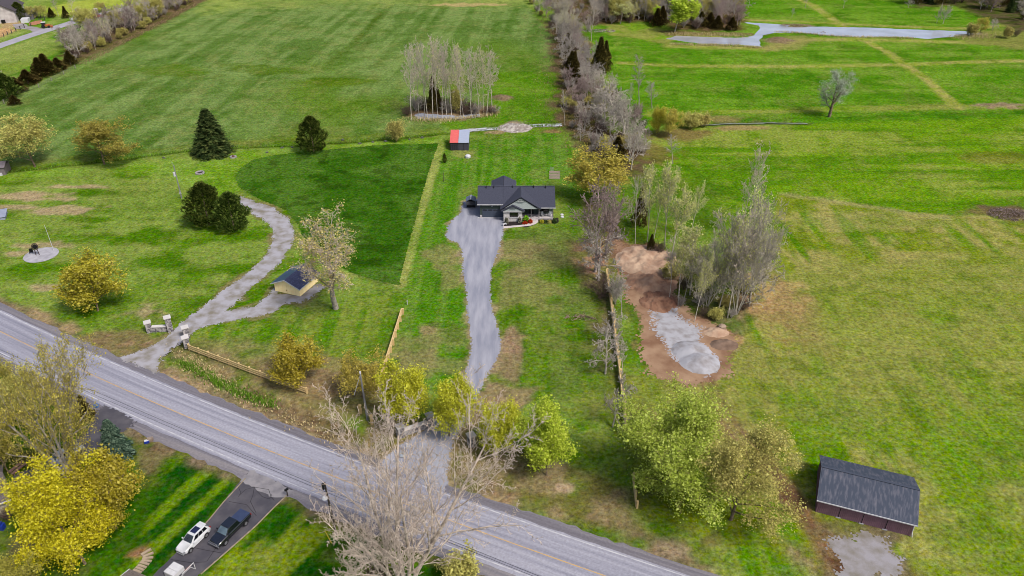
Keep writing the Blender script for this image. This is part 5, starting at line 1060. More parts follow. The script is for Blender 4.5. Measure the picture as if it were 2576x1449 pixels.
b.build('slat_panel', M('dark_slat', A(72,70,78), None), sh)
redm = M('red_roof', A(252,124,118), A(244,110,106), 2, .5); grm = M('grey_roof', A(190,200,224), A(182,192,216), 2, .5)
MB().slab([(-Lw - .12, -.25, hh + .12), (-.02, -.25, hh + .12), (-.02, 6.0, hh + 1.6), (-Lw - .12, 6.0, hh + 1.6)], .1).build('roof', redm, sh)['label'] = 'red roof panel'
MB().slab([(.02, -.25, hh + .12), (Rw + .12, -.25, hh + .12), (Rw + .12, 6.0, hh + 1.6), (.02, 6.0, hh + 1.6)], .1).build('roof', grm, sh)['label'] = 'grey roof panel'
p = G(1177, 396); o = empty('water_tank', (p[0], p[1], 0), 0, 'low white tank with a domed lid in front of the twin shed', 'tank'); MB().lathe([(.75, 0), (.78, .5), (.7, .6)], 12).build('body', white, o); MB().lathe([(.7, .605), (.5, .75), (.2, .82)], 12).build('lid', white, o)

# ------------------------------------------------------------------ brown barn
ba, bc = np.array(G(2050.75,1287)), np.array(G(2290.5,1349)); bu = (bc - ba) / np.linalg.norm(bc - ba); BL = float(np.linalg.norm(bc - ba)); BW = 8.2
bn = empty('metal_barn', (ba[0], ba[1], 0), math.atan2(bu[1], bu[0]), 'long brown metal barn with a weathered dark roof in the meadow', 'barn')
bm_ = M('brown_metal', A(158,120,134,1.25), A(140,106,120,1.25), 1, .6); bh, br = 2.7, 4.5
b = MB(); b.add([(0,0,0),(BL,0,0),(BL,0,bh),(0,0,bh),(0,BW,0),(BL,BW,0),(BL,BW,bh),(0,BW,bh),(0,BW/2,br-.1),(BL,BW/2,br-.1)], [(0,1,2,3),(5,4,7,6),(4,0,3,8,7),(1,5,6,9,2)]); b.build('wall', bm_, bn)
seg_x = [0, BL * .245, BL * .49, BL * .735, BL]
for i in range(4):
    pn = MB()
    x = seg_x[i] + .05
    while x < seg_x[i + 1] - .12: pn.box(x, x + .09, -.045, -.004, .06, bh - .06); x += .23
    pn.build('ribbed_panel', bm_, bn)
    if i: MB().box(seg_x[i] - .04, seg_x[i] + .04, -.06, -.004, 0, bh - .05).build('door_joint', black, bn); MB().box(seg_x[i] - .3, seg_x[i] + .3, -.14, -.03, .0, .12).build('door_guide', MATS['pale_grey_metal'], bn)
x = .1; sprib = MB()
while x < BW - .1: sprib.box(-.04, -.004, x, x + .09, .06, bh - .08); x += .26
sprib.build('ribbed_panel', bm_, bn)
brf = M('weathered_roof', A(66,76,96), A(116,116,130), 1.3, .75, lo=.46, hi=.74, stretch=(2.6, .6, .6), detail=10); sl = (br - bh) / (BW / 2); o_ = .45
MB().slab([(-.25, -o_, bh - sl * o_), (BL + .25, -o_, bh - sl * o_), (BL + .25, BW / 2, br), (-.25, BW / 2, br)], .08).build('roof', brf, bn)
MB().slab([(-.25, BW / 2 + .004, br), (BL + .25, BW / 2 + .004, br), (BL + .25, BW + o_, bh - sl * o_), (-.25, BW + o_, bh - sl * o_)], .08).build('roof', brf, bn)
rbm = MB(); x = -.1
while x < BL + .2:
    for sg in (0, 1):
        if sg == 0: P4 = [(x, -o_ + .02, bh - sl * o_ + .012), (x + .05, -o_ + .02, bh - sl * o_ + .012), (x + .05, BW / 2 - .1, br - .04 + .012), (x, BW / 2 - .1, br - .04 + .012)]
        rbm.slab([(p_[0], p_[1], p_[2] + .02) for p_ in P4], .025) if sg == 0 else None
    x += 30
rbm.build('roof_rib', brf, bn)
MB().box(-.25, BL + .25, BW / 2 - .16, BW / 2 + .16, br + .006, br + .05).build('ridge_cap', M('dark_ridge', A(78,86,104), None), bn)
MB().box(-.27, BL + .27, -o_ - .07, -o_ - .006, bh - sl * o_ - .13, bh - sl * o_ + .03).build('gutter', white, bn)
MB().tube([(BL - .05, -.1, bh - .1), (BL - .02, -.1, .9), (BL + .12, -.2, .1)], .06, 6).build('downpipe', white, bn)

# ------------------------------------------------------------------ split rail fences
rail_m = M('fresh_cedar_rail', A(252,222,160), A(236,200,138), 3, .8, stretch=(.4, 5, 5)); old_rail = M('weathered_rail', A(226,200,160), A(190,166,136), 3, .9, stretch=(.4, 5, 5))
def fence(P, label, mat, h=1.25, rails=3, step=2.44, rail_w=.17, rng_seed=1, post_w=.26, thick=.06):
    o = empty('rail_fence', (P[0][0], P[0][1], 0), 0, label, 'fence'); r = random.Random(rng_seed); o0 = np.array(P[0])
    pts = []
    for a, b in zip(P[:-1], P[1:]):
        a, b = np.array(a), np.array(b); n = max(1, round(float(np.linalg.norm(b - a)) / step))
        for i in range(n): pts.append(a + (b - a) * i / n)
    pts.append(np.array(P[-1])); pm = rm = None
    for i, q in enumerate(pts):
        if pm is None: ob = MB().box(-post_w / 2, post_w / 2, -post_w / 2, post_w / 2, -.1, h).build('post', mat, o); pm = ob.data
        else: ob = link('post', pm, o)
        ob.location = (q[0] - o0[0], q[1] - o0[1], 0); ob.rotation_euler = (r.uniform(-.03, .03), r.uniform(-.03, .03), r.uniform(0, .3)); ob.scale.z = r.uniform(.95, 1.06)
        if i < len(pts) - 1:
            d = pts[i + 1] - q; L_ = float(np.linalg.norm(d))
            for k in range(rails):
                if rm is None: ob = MB().box(0, 1, -thick, thick, -rail_w / 2, rail_w / 2).build('rail', mat, o); rm = ob.data
                else: ob = link('rail', rm, o)
                z = h * (.28 + .31 * k); n_ = np.array([-d[1], d[0]]) / L_ * (post_w / 2 + .04)
                ob.location = (q[0] - o0[0] - n_[0], q[1] - o0[1] - n_[1], z + r.uniform(-.03, .03)); ob.rotation_euler = (0, r.uniform(-.012, .012), math.atan2(d[1], d[0])); ob.scale.x = L_
    return o
fence(WP([(477,880),(630,938),(773,990)]), 'long new rail fence running from the stone gate pier along the ditch', rail_m, 1.3)
fence(WP([(1014,790),(990,868),(966,944),(955,985)]), 'new rail fence seen end-on in the middle of the lawn', rail_m, 1.3, rng_seed=2, thick=.1, post_w=.34)
fence(WP([(1527,690),(1533,730),(1543,800),(1558,920),(1570,1020),(1579,1092)]), 'long rail fence along the row of grey crooked trees', rail_m, 1.3, rng_seed=3, thick=.11, post_w=.34)
fence(WP([(1594,1206),(1599,1250),(1602,1278)]), 'short leftover piece of rail fence near the road', rail_m, 1.3, rng_seed=4)
# page-wire fence posts in the far yard
def wire_fence(P, label, step, mat, h=1.2, name='wire_fence'):
    o = empty(name, (*WP(P)[0], 0), 0, label, 'fence'); Q = [np.array(q) for q in WP(P)]; o0 = Q[0]; pm = None; b = MB(); pts = []
    for a, c in zip(Q[:-1], Q[1:]):
        n = max(1, round(float(np.linalg.norm(c - a)) / step)); pts += [a + (c - a) * i / n for i in range(n)]
    pts.append(Q[-1])
    for q in pts:
        if pm is None: ob = MB().box(-.12, .12, -.12, .12, -.1, h).build('post', mat, o); pm = ob.data
        else: ob = link('post', pm, o)
        ob.location = (q[0] - o0[0], q[1] - o0[1], 0)
    for z in (.3, .6, .9, 1.12): b.tube([(q[0] - o0[0], q[1] - o0[1], z * h / 1.2) for q in pts], .03, 3)
    b.build('wire', mat, o); return o
fp = M('far_post', A(110,104,100), A(80,76,72), 3)
wire_fence([(-20,104),(0,96),(30,84),(62,70)], 'dark post and wire fence along the far paddock by the sandy yard', 3.2, fp, 1.6)
wire_fence([(34,46),(80,46),(126,45),(100,55),(78,66)], 'grey fence around the far pen behind the orange tractor', 4, fp, 1.6)
wire_fence([(-20,282),(40,240),(98,220),(190,172)], 'pale wire fence on the corner of the tilled field', 9, M('pale_post', A(170,170,150), None), 1.3)

# ------------------------------------------------------------------ stone gates
gate_stone = M('gate_stone', A(206,200,200), A(104,100,108), 2.6, .95, bump=.08, bscale=4, lo=.4, hi=.62); cap_m = M('cap_stone', A(246,242,240), A(228,222,220), 1.5, .9)
def pier(D, label, h=2.1, w=1.0, rz=.5, dark=False):
    p = G(*D); o = empty('gate_pier', (p[0], p[1], 0), rz, label, 'pier'); MB().box(-w / 2, w / 2, -w / 2, w / 2, -.05, h).build('shaft', gate_stone, o, bevel=.05)
    MB().box(-w / 2 - .12, w / 2 + .12, -w / 2 - .12, w / 2 + .12, h + .004, h + .16).build('cap', cap_m, o, bevel=.02); return p
def gate_wall(a, b, label, h=1.05, inset=.55):
    a, b = np.array(a), np.array(b); d = b - a; L_ = float(np.linalg.norm(d)); u = d / L_; a = a + u * inset
    o = empty('gate_wall', (a[0], a[1], 0), math.atan2(u[1], u[0]), label, 'wall'); L_ -= 2 * inset
    MB().box(0, L_, -.3, .3, -.05, h).build('masonry', gate_stone, o, bevel=.04); MB().box(-.0, L_, -.38, .38, h + .004, h + .13).build('coping', cap_m, o, bevel=.02)
def z6(x, y): return ((540 + x / 8.05) * .63889, (1230 + y / 8.05) * .63889)
p1 = pier(z6(400,612), 'stone gate pier at the field end of the curved wing wall', 2.0); p2 = pier(z6(1062,585), 'tall stone gate pier beside the lane, wing wall side', 2.9)
gate_wall(p1, p2, 'low stone wall between the two piers on the lawn side of the lane')
p3 = pier(z6(1590,800), 'stone gate pier across the lane, farther from the fence', 2.2); p4 = pier(z6(1590,1092), 'stone gate pier that the new rail fence starts from', 2.0)
gate_wall(p3, p4, 'low stone wall between the two piers on the fence side of the lane')
p5 = pier((1083,1072), 'stone gate pier half hidden by yellow-green trees at the gravel driveway', 2.2); p6 = pier((1008,1098), 'grey stone gate pier behind the branches of the enormous bare tree', 2.0)
gate_wall(p5, p6, 'low stone wall behind the branches by the gravel driveway')
p7 = pier((1186,1120), 'stone gate pier under the yellow-green tree past the driveway', 2.0)

# ------------------------------------------------------------------ poles, posts, wires
pole_m = M('grey_pole', A(176,176,178), A(128,126,128), 2, .8, stretch=(3, 3, .4)); dpole = M('dark_pole', A(84,76,70), A(60,54,50), 2, .9, stretch=(3, 3, .4))
p = G(457,499); o = empty('utility_pole', (p[0], p[1], 0), 0, 'grey utility pole with a white transformer standing on the lawn', 'utility pole')
MB().tube([(0, 0, -.2), (0, 0, 8.6)], [.17, .11], 8).build('shaft', pole_m, o); MB().tube([(-.3, -.12, 5.9), (-.3, -.12, 6.9)], .26, 10).build('transformer', white, o); MB().box(-.2, .2, -.2, .05, 1.2, 1.7).build('meter_box', MATS['pale_grey_metal'], o)
MB().tube([(0, 0, 8.3), (-.3, 0, 9.6)], .04, 5).build('top_spike', pole_m, o)
p = G(925,1056); o = empty('utility_pole', (p[0], p[1], 0), 0, 'dark grey pole with a slanting brace among the roadside trees', 'utility pole')
MB().tube([(0, 0, -.2), (-.25, 0, 9.0)], [.2, .13], 8).build('shaft', MATS['galvanised_wire'] and pole_m, o); MB().tube([(-.25, 0, 8.8), (-1.5, -.4, 5.2)], .05, 5).build('brace', MATS['pale_grey_metal'], o); MB().lathe([(.14, 9.0), (.16, 9.3), (.05, 9.45)], 8, cx=-.25).build('insulator', white, o)
p = G(846,1345); ph = height_to(p, 1214)
o = empty('utility_pole', (p[0], p[1], 0), 0, 'dark utility pole with a white lamp at the road edge by the mailbox', 'utility pole')
tilt_x = -.35
MB().tube([(0, 0, -.2), (tilt_x, 0, ph)], [.18, .12], 8).build('shaft', dpole, o); MB().lathe([(.3, 0), (.42, .15), (.25, .4)], 12).build('lamp', white, o, loc=(tilt_x - .2, -.2, ph * .72)); MB().tube([(tilt_x - .2, -.2, ph * .9), (tilt_x - .2, -.2, ph * 1.0)], .16, 8).build('insulator', black, o)
wire_m = M('black_wire', A(30,30,34), None)
for k, dz in enumerate((0, .55)):
    zw = ph * .82 + dz; a = np.array([p[0] - .3, p[1], zw]); e = np.array([*G(232, 984 - k * 9, zw), zw]); d = e - a; b = MB()
    b.tube([tuple(a + d * t + np.array([0, 0, -1.2 * (t * 2.2) * (1 - t / 2.2) * .4])) for t in np.linspace(-1.2, 2.2, 24)], .02, 4)
    o = b.build('power_line', wire_m); tag(o, ('lower black power line over the near edge of the road', 'upper black power line over the near edge of the road')[k], 'power line')
p = G(136,632); o = MB().tube([(0, 0, 0), (-.1, 0, 6.2)], [.06, .03], 6).build('flagpole', white, None, (p[0], p[1], 0)); tag(o, 'thin white flagpole at the edge of the round stone pad', 'flagpole')
for D, h, l, mt in (((1116,457),2.6,'thin dark post standing alone on the lawn below the red shed',dpole),((1698,978),1.9,'rusty steel stake at the edge of the dirt clearing',M('rust_steel', A(110,62,50), None)),((1413,1085),2.2,'thin dark stake on the grass behind the lime tree',dpole),((1025,766),.9,'small white marker stake above the end-on fence',white)):
    p = G(*D); b = MB().tube([(0, 0, -.1), (0, 0, h)], .06, 6); b.box(-.1, .1, -.06, .06, h * .82, h * .9); o = b.build('marker_post', mt, None, (p[0], p[1], 0)); tag(o, l, 'post')
ygm = M('yellow_guard', A(246,220,60), None, 2, .5)
for D, l, t in (((497,490),'yellow guy-wire guard on the lawn beside the dark cedars',(497,477)),((834,1366),'yellow guy-wire guard under the enormous leafless tree',(830,1335))):
    p = G(*D); h = height_to(p, t[1]); o = MB().tube([(0, 0, 0), (-h * .25, 0, h)], .06, 6).build('guy_guard', ygm, None, (p[0], p[1], 0)); tag(o, l, 'guy guard')
for D, l in (((907,1040),'golden wooden gate post by the dark grey pole'),((936,1066),'second golden post, closer to the road behind branches')):
    p = G(*D); b = MB().box(-.2, .2, -.2, .2, 0, 1.5); b.lathe([(.3, 1.5), (.3, 1.7), (.1, 1.85)], 8); b.lathe([(.28, .7), (.3, .85), (.28, 1.0)], 8); o = b.build('golden_post', rail_m, None, (p[0], p[1], 0)); tag(o, l, 'post')
p = G(724,1248); o = empty('mailbox', (p[0], p[1], 0), .8, 'black mailbox on a post at the mouth of the tarmac driveway', 'mailbox'); MB().box(-.06, .06, -.06, .06, 0, 1.1).build('post', dpole, o); MB().box(-.3, .3, -.13, .13, 1.1, 1.42).build('box', black, o, bevel=.08)
# fire rings, pad, sculpture
conc = M('grey_concrete', A(206,200,198), A(168,160,160), 1.6, .9)
def ring(D, r_, label, fill):
    p = G(*D); o = empty('fire_ring', (p[0], p[1], 0), 0, label, 'fire pit'); n = 14; sm = None
    for k in range(n):
        a = 2 * math.pi * k / n
        if sm is None: ob = MB().box(-.14, .14, -r_ * .2, r_ * .2, 0, .35).build('stone', conc, o); sm = ob.data
        else: ob = link('stone', sm, o)
        ob.location = (r_ * math.cos(a), r_ * math.sin(a), 0); ob.rotation_euler.z = a
    MB().lathe([(r_ * .84, 0), (r_ * .84, .08)], 16).build('ash', fill, o); return o
ashm = M('ash', A(70,62,62), A(44,40,40), 3)
ring((503,436), 1.0, 'round stone fire ring on the lawn near the utility pole', ashm); o = ring((587,396), .75, 'small stone ring with a rusty cone near the spruce', ashm)
MB().lathe([(.35, .1), (.05, .9)], 10).build('cone', MATS['rust_steel'], o)
p = G(104,642); tag(MB().lathe([(3.3, -.05), (3.4, .12), (3.3, .16)], 28).build('stone_pad', M('pad_slate', A(206,204,212), A(178,176,184), .8, .9), None, (p[0], p[1], 0)), 'oval pale stone pad on the lawn with an iron ornament', 'patio')
P_ = p; iron = M('rusty_iron', A(96,70,66), A(50,42,44), 3, .7); o = empty('garden_ornament', (p[0] - .6, p[1] - .2, .16), .5, 'tall oval iron ornament on two legs on the stone pad', 'ornament')
b = MB(); b.tube([(.55 * math.cos(t), 0, 2.0 + .75 * math.sin(t)) for t in np.linspace(0, 2 * math.pi, 17)], .09, 6); b.build('oval_frame', iron, o); MB().lathe([(.01, -.02), (.45, -.02), (.45, .02), (.01, .02)], 14).build('oval_panel', black, o, loc=(0, 0, 2.0)); o.children[-1].rotation_euler.x = R(90); o.children[-1].scale.y = 1.3
for sx in (-.3, .3): MB().tube([(sx, 0, 0), (sx * .8, 0, 1.4)], .08, 6).build('leg', iron, o)
p = G(80,638); o = empty('iron_bench', (p[0], p[1], .1), .4, 'small black iron seat at the edge of the stone pad', 'seat'); MB().box(-.35, .35, -.3, .3, .4, .46).build('seat', black, o); MB().box(-.35, .35, .26, .32, .47, 1.0).build('backrest', black, o)
for sx in (-.3, .3):
    for sy in (-.25, .25): MB().tube([(sx, sy, 0), (sx, sy, .4)], .04, 5).build('leg', black, o)
# ------------------------------------------------------------------ heaps
def heap(name, D, rx, ry, h, mat, label, cat, seed, rz=0, n=30, rough=.2, peaks=((0, 0, 1.0, 1.0),)):
    p = G(*D); g = np.linspace(-1.1, 1.1, n); gx_, gy_ = np.meshgrid(g, g); d = np.hypot(gx_, gy_); z = np.full_like(gx_, 0.0)
    for (px, py, ph_, pr) in peaks: z = np.maximum(z, ph_ * np.clip(1 - np.hypot(gx_ - px, gy_ - py) / pr, 0, 1) ** .85)
    z = z + ((fbm(gx_ * 10 + seed * 7, gy_ * 10, 3.2, seed, 3) - .5) * rough * 1.3 + (np.random.default_rng(seed).random(gx_.shape) - .5) * .16 * min(1, rough * 2)) * sstep(1.1, .8, d); z = z * h - .12 * sstep(.75, 1.1, d) - .02
    ii = np.arange(n * n).reshape(n, n); F_ = np.stack([ii[:-1, :-1], ii[:-1, 1:], ii[1:, 1:], ii[1:, :-1]], -1).reshape(-1, 4)
    me = mesh_np(name, np.stack([gx_ * rx, gy_ * ry, z], -1).reshape(-1, 3), [F_], [mat], smooth=True); o = link(name, me); o.location = (p[0], p[1], 0); o.rotation_euler.z = rz
    return tag(o, label, cat)
heap('gravel_pile', (1747,898), 4.8, 4.6, 1.35, wg_m, 'pile of pale grey gravel with two humps at the end of the spread', 'gravel pile', 1, -.5, 40, .12, ((.28, -.25, 1.0, .75), (-.22, .3, .8, .75)))
sand_m = M('sandy_spoil', A(224,194,166), A(186,150,126), .5, 1, bump=.15, bscale=1.2, detail=9); red_m = M('red_spoil', A(176,134,108), A(136,94,74), .5, 1, bump=.15, bscale=1.2, detail=9)
heap('spoil_heap', (1628,656), 6.6, 6.8, 1.2, sand_m, 'long light sandy heap of spoil at the top of the dirt clearing', 'dirt heap', 2, -.3, 64, .8, ((-.1, 0, 1, 1), (.4, -.2, .8, .7)))
heap('spoil_heap', (1640,712), 5.4, 5.2, 1.3, M('pink_spoil', A(208,170,140), A(170,128,104), .5, 1, bump=.15, bscale=1.2, detail=9), 'pinkish heap of spoil below the sandy one', 'dirt heap', 3, .4, 60, .8)
heap('spoil_heap', (1655,758), 3.8, 4.2, 1.1, red_m, 'dark reddish brown heap of spoil above the white gravel', 'dirt heap', 4, .2, 50, .8)
heap('dirt_mound', (1800,836), 2.6, 1.8, .8, sand_m, 'small sandy mound past the gravel near the meadow', 'dirt heap', 5, 0, 20, .5); heap('dirt_mound', (1822,868), 2.8, 1.8, .8, M('brown_spoil', A(156,130,112), A(124,100,84), .6, 1), 'small brown mound below the sandy one', 'dirt heap', 6, 0, 20, .5)
tag(MB().lathe([(.1, 0), (.75, .2), (.7, .6), (.3, .85)], 9).build('boulder', M('tan_boulder', A(196,172,150), A(160,138,120), 1), None, (*G(1816,826), 0)), 'rounded tan boulder beside the small sandy mound', 'boulder')
heap('rock_pile', (1295,322), 5.4, 4.4, .9, M('rock_rubble', A(216,208,198), A(160,148,140), .9, 1, bump=.2, bscale=1.6, lo=.4, hi=.6), 'heap of pale rubble where the stream passes behind the house', 'rock pile', 7, 0, 30, .7)
def brush(D, rx, ry, h, n, label, seed, mats, cat='brush pile', name='brush_pile', tk=.07):
    p = G(*D); r = random.Random(seed); o = empty(name, (p[0], p[1], min(0, gz(*p))), 0, label, cat)
    for j, mt in enumerate(mats):
        b = MB()
        for k in range(n // len(mats)):
            a, q = r.uniform(0, 6.28), math.sqrt(r.random()); c = Vector((rx * q * math.cos(a), ry * q * math.sin(a), h * (1 - q) * r.uniform(.2, 1) + .05)); d = Vector((r.uniform(-1, 1), r.uniform(-1, 1), r.uniform(-.35, .5))) * r.uniform(.6, 1.6)
            b.tube([c - d * .5, c + d * .5], [tk * r.uniform(.6, 1.3), tk * .4], 4, cap=False)
        ob = b.build('branches' if j == 0 else 'dark_branches', mt, o); ob['kind'] = 'stuff'
brush((2540,540), 5.2, 3.4, 1.3, 420, 'grey pile of cut brush and branches on the open meadow', 11, [BARK['mauve'], BARK['brown']])
brush((2068,80), 6, 2.2, 1.2, 160, 'stick heap of a lodge at the water edge of the pond', 12, [BARK['brown'], BARK['mauve']], 'stick heap', 'stick_heap', .1)
brush((1960,102), 6, 3, .7, 200, 'tussock of dead reeds on the point beside the pond', 13, [BARK['pale'], BARK['olive']], 'reed clump', 'reed_clump'); brush((2000,64), 7, 2.4, .8, 200, 'clump of dead reeds on the far bank of the pond', 14, [BARK['mauve'], BARK['olive']], 'reed clump', 'reed_clump')
brush((1508,78), 7, 3, .8, 120, 'fallen logs and branches at the corner of the woodlot', 15, [BARK['pale'], BARK['mauve']], 'log pile', 'log_pile', .14)
brush((1460,800), 3, 1, .4, 60, 'small heap of dark dead branches beside the rail fence', 16, [BARK['brown']], 'brush pile', 'brush_pile')
# rough dead grass along ditch, hedge and banks
def tufts(lines, n, label, seed, leaf, h=.34):
    r = np.random.default_rng(seed); V, F_ = [], []
    per = n // len(lines)
    for P, w in lines:
        Q = np.array(WP(P)); L_ = np.concatenate([[0], np.cumsum(np.linalg.norm(np.diff(Q, axis=0), axis=1))]); s_ = r.uniform(0, L_[-1], per)
        x = np.interp(s_, L_, Q[:, 0]) + r.normal(0, w, per); y = np.interp(s_, L_, Q[:, 1]) + r.normal(0, w, per)
        for k in range(3):
            a = r.uniform(0, 6.28, per); d = np.stack([np.cos(a), np.sin(a)], -1); hh_ = h * r.uniform(.5, 1.3, per); ww = .07
            bz = np.array([min(0, gz(px, py)) for px, py in zip(x, y)]); tx, ty = x + d[:, 0] * .2, y + d[:, 1] * .2
            v = np.stack([np.stack([x - d[:, 1] * ww, y + d[:, 0] * ww, bz - .02], -1), np.stack([x + d[:, 1] * ww, y - d[:, 0] * ww, bz - .02], -1), np.stack([tx, ty, bz + hh_], -1)], 1)
            V.append(v.reshape(-1, 3))
    V = np.concatenate(V); me = mesh_np('dead_grass', V, [np.arange(len(V)).reshape(-1, 3)], [leaf]); o = link('dead_grass', me); tag(o, label, 'grass', kind='stuff')
straw_l = leaf_mat('straw_blade', [(0, AL(132,118,82)), (.5, AL(176,158,116)), (1, AL(210,194,150))], .2, .05); dry_l = leaf_mat('brown_blade', [(0, AL(96,82,62)), (.5, AL(130,110,84)), (1, AL(164,144,112))], .2, .05); green_l = leaf_mat('green_blade', [(0, AL(66,104,20)), (.5, AL(92,130,36)), (1, AL(124,150,60))], .2, .05)
tufts([([(430,870),(500,932),(600,987),(720,1046),(860,1106)], 1.2), ([(470,896),(560,948)], .6)], 900, 'dead straw grass in the roadside ditch', 1, straw_l)
tufts([([(1360,40),(1412,110),(1420,300),(1500,420)], 5), ([(210,160),(300,112),(400,60),(520,-5)], 1.2)], 3600, 'brown dead grass at the foot of the hedges', 2, dry_l, .5)
tufts([([(1690,86),(1790,88),(1880,92)], 1.6), ([(1034,301),(1120,303),(1245,287)], 1.2), ([(1690,112),(1850,116),(1920,122)], .8), ([(1950,78),(2100,92),(2300,97)], .7), ([(2400,90),(2480,90)], 3)], 3000, 'pale reeds and dead grass on the pond banks', 3, straw_l, .8)
tufts([([(0,436),(280,403),(510,373),(760,364),(1100,337)], .7), ([(455,905),(560,965),(690,1018)], .7), ([(1230,322),(1400,312)], .6)], 2400, 'long green grass in the field ditch', 4, green_l, .6)
# molehills and stones scattered on the lawn edge
rs = random.Random(3); stm = M('field_stone', A(120,124,110), A(80,88,70), 3)
for k, (x, y) in enumerate(((1060,386),(1075,372),(1090,376),(1110,371),(1155,372),(1192,364),(1240,370),(1030,378),(750,383),(718,384),(665,388),(1135,373))):
    p = G(x * .9, y - 12 if y > 380 else y - 20); 
for k, (x, y) in enumerate(((672,384),(710,372),(735,371),(862,352),(905,362),(938,358),(970,356),(1030,352),(412,398),(1062,347))):
    p = G(x, y); o = MB().lathe([(.05, -.05), (.55, 0), (.45, .3), (.1, .42)], 7).build('field_stone', stm, None, (p[0], p[1], 0)); o.scale = (rs.uniform(.7, 1.3), rs.uniform(.5, .9), rs.uniform(.7, 1.1)); tag(o, 'dark mossy stone on the ditch edge ' + ('near the spruce' if x < 730 else 'between the cedar and the small bush' if x < 990 else 'near the red and grey shed'), 'stone', 'stones along the lawn edge by the ditch')

# ------------------------------------------------------------------ vehicles
tyre_m = M('tyre_rubber', A(34,34,38), None, 3, .9); rim_m = M('alloy_rim', A(206,206,212), A(170,170,178), 3, .35, metal=.6)
wind = M('windscreen_glass', A(70,84,104), A(44,54,72), .8, .08, spec=.8); tint = M('tinted_glass', A(26,28,36), None, 2, .08, spec=.8)
def loft(sections, m=0, cap=True):
    b = MB(); n = len(sections[0]); 
    for s_ in sections: b.v += [tuple(p) for p in s_]
    for i in range(len(sections) - 1):
        for j in range(n - 1): b.f.append([i * n + j, i * n + j + 1, (i + 1) * n + j + 1, (i + 1) * n + j]); b.m.append(m)
        b.f.append([i * n + n - 1, i * n, (i + 1) * n, (i + 1) * n + n - 1]); b.m.append(m)
    if cap: b.f.append(list(range(n - 1, -1, -1))); b.m.append(m); e = (len(sections) - 1) * n; b.f.append(list(range(e, e + n))); b.m.append(m)
    return b
def body_sec(x, zl, zb, hw):
    return [(x, -hw * .86, zl), (x, -hw * .98, zl + .14), (x, -hw, (zl + zb) / 2), (x, -hw * .95, zb - .07), (x, -hw * .84, zb), (x, 0, zb + .045), (x, hw * .84, zb), (x, hw * .95, zb - .07), (x, hw, (zl + zb) / 2), (x, hw * .98, zl + .14), (x, hw * .86, zl)]
def cabin(x0b, x1b, x0t, x1t, zb, zt, hb, ht):
    return [Vector(p) for p in ((x0b, -hb, zb), (x1b, -hb, zb), (x1b, hb, zb), (x0b, hb, zb), (x0t, -ht, zt), (x1t, -ht, zt), (x1t, ht, zt), (x0t, ht, zt))]
def pane_on(quad, u0, u1, v0, v1, off=.012):
    a, b, c, d = quad; n = (b - a).cross(d - a).normalized() * off
    def at(u, v): return (a * (1 - u) + b * u) * (1 - v) + (d * (1 - u) + c * u) * v + n
    return [at(u0, v0), at(u1, v0), at(u1, v1), at(u0, v1)]
def wheels(o, xs, half, r_):
    for x in xs:
        for s_ in (-1, 1):
            b = MB(); prof = [(r_ * .62, -.11), (r_ * .95, -.11), (r_, -.06), (r_, .06), (r_ * .95, .11), (r_ * .62, .11)]; b.lathe(prof, 20)
            w = b.build('wheel', tyre_m, o, loc=(x, s_ * (half - .1), r_)); w.rotation_euler.x = R(90)
            b = MB().lathe([(r_ * .6, -.12), (r_ * .6, .118), (r_ * .2, .125)], 14)
            for k in range(5):
                a = 2 * math.pi * k / 5
                for zz in (.122, -.128): b.box(-.04, .04, 0.02, r_ * .55, zz, zz + .01, T=Matrix.Rotation(a, 4, 'Z'))
            b.build('rim', rim_m, w)
def arches(o, xs, hw, r_):
    for x in xs:
        for s_ in (-1, 1):
            b = MB(); pts = [(x + (r_ + .07) * math.cos(t), s_ * (hw + .002), r_ + (r_ + .07) * math.sin(t)) for t in np.linspace(-.25, math.pi + .25, 13)]
            b.add(pts + [(q[0], s_ * (hw - .25), q[2]) for q in pts], [tuple(range(12, -1, -1)) if s_ > 0 else tuple(range(13))] + [(i, i + 1, i + 14, i + 13) for i in range(12)]); b.build('wheel_arch', black, o)
def place_vehicle(name, f, r_, half, label, cat, zc, dx=0):
    F3, R3 = np.array(G(*f, zc)), np.array(G(*r_, zc)); h = F3 - R3; h /= np.linalg.norm(h); left = np.array([-h[1], h[0]])
    c = (F3 + R3) / 2 - left * half * -1 if False else (F3 + R3) / 2 + (-left if False else left) * 0
    side = np.array([h[1], -h[0]])                       # the flank the camera sees or its opposite
    if np.dot(side, -c) < 0 and False: side = -side
    c = (F3 + R3) / 2 + side * half
    return empty(name, (c[0], c[1], .036), math.atan2(h[1], h[0]), label, cat)
wp_ = M('white_car_paint', A(244,246,250), A(236,238,244), 1, .25, spec=.6, coat=.6); kp = M('dark_blue_paint', A(28,30,44), A(22,24,34), 1, .22, spec=.6, coat=.7)
suv = place_vehicle('parked_suv', (479.1,1384.9), (519,1346.2), .82, 'white SUV with a dark glass roof panel on the tarmac driveway', 'car', .36)
b = loft([body_sec(-2.32, .5, .82, .74), body_sec(-2.26, .34, .98, .86), body_sec(-1.7, .28, 1.06, .92), body_sec(0, .26, 1.02, .92), body_sec(.95, .26, 1.0, .92), body_sec(1.5, .26, .95, .91), body_sec(2.0, .28, .86, .87), body_sec(2.24, .34, .76, .76), body_sec(2.32, .42, .66, .62)])
b.build('body', wp_, suv, smooth=True, bevel=.02); cb = cabin(-2.18, .98, -1.72, .12, .99, 1.66, .80, .60)
m_ = MB(); m_.add(cb, [(4, 5, 6, 7), (0, 1, 5, 4), (1, 2, 6, 5), (2, 3, 7, 6), (3, 0, 4, 7)]); m_.build('cabin', wp_, suv, bevel=.05)
def sub(name, pts, mt, o, t=.008): MB().slab(pts, t).build(name, mt, o)
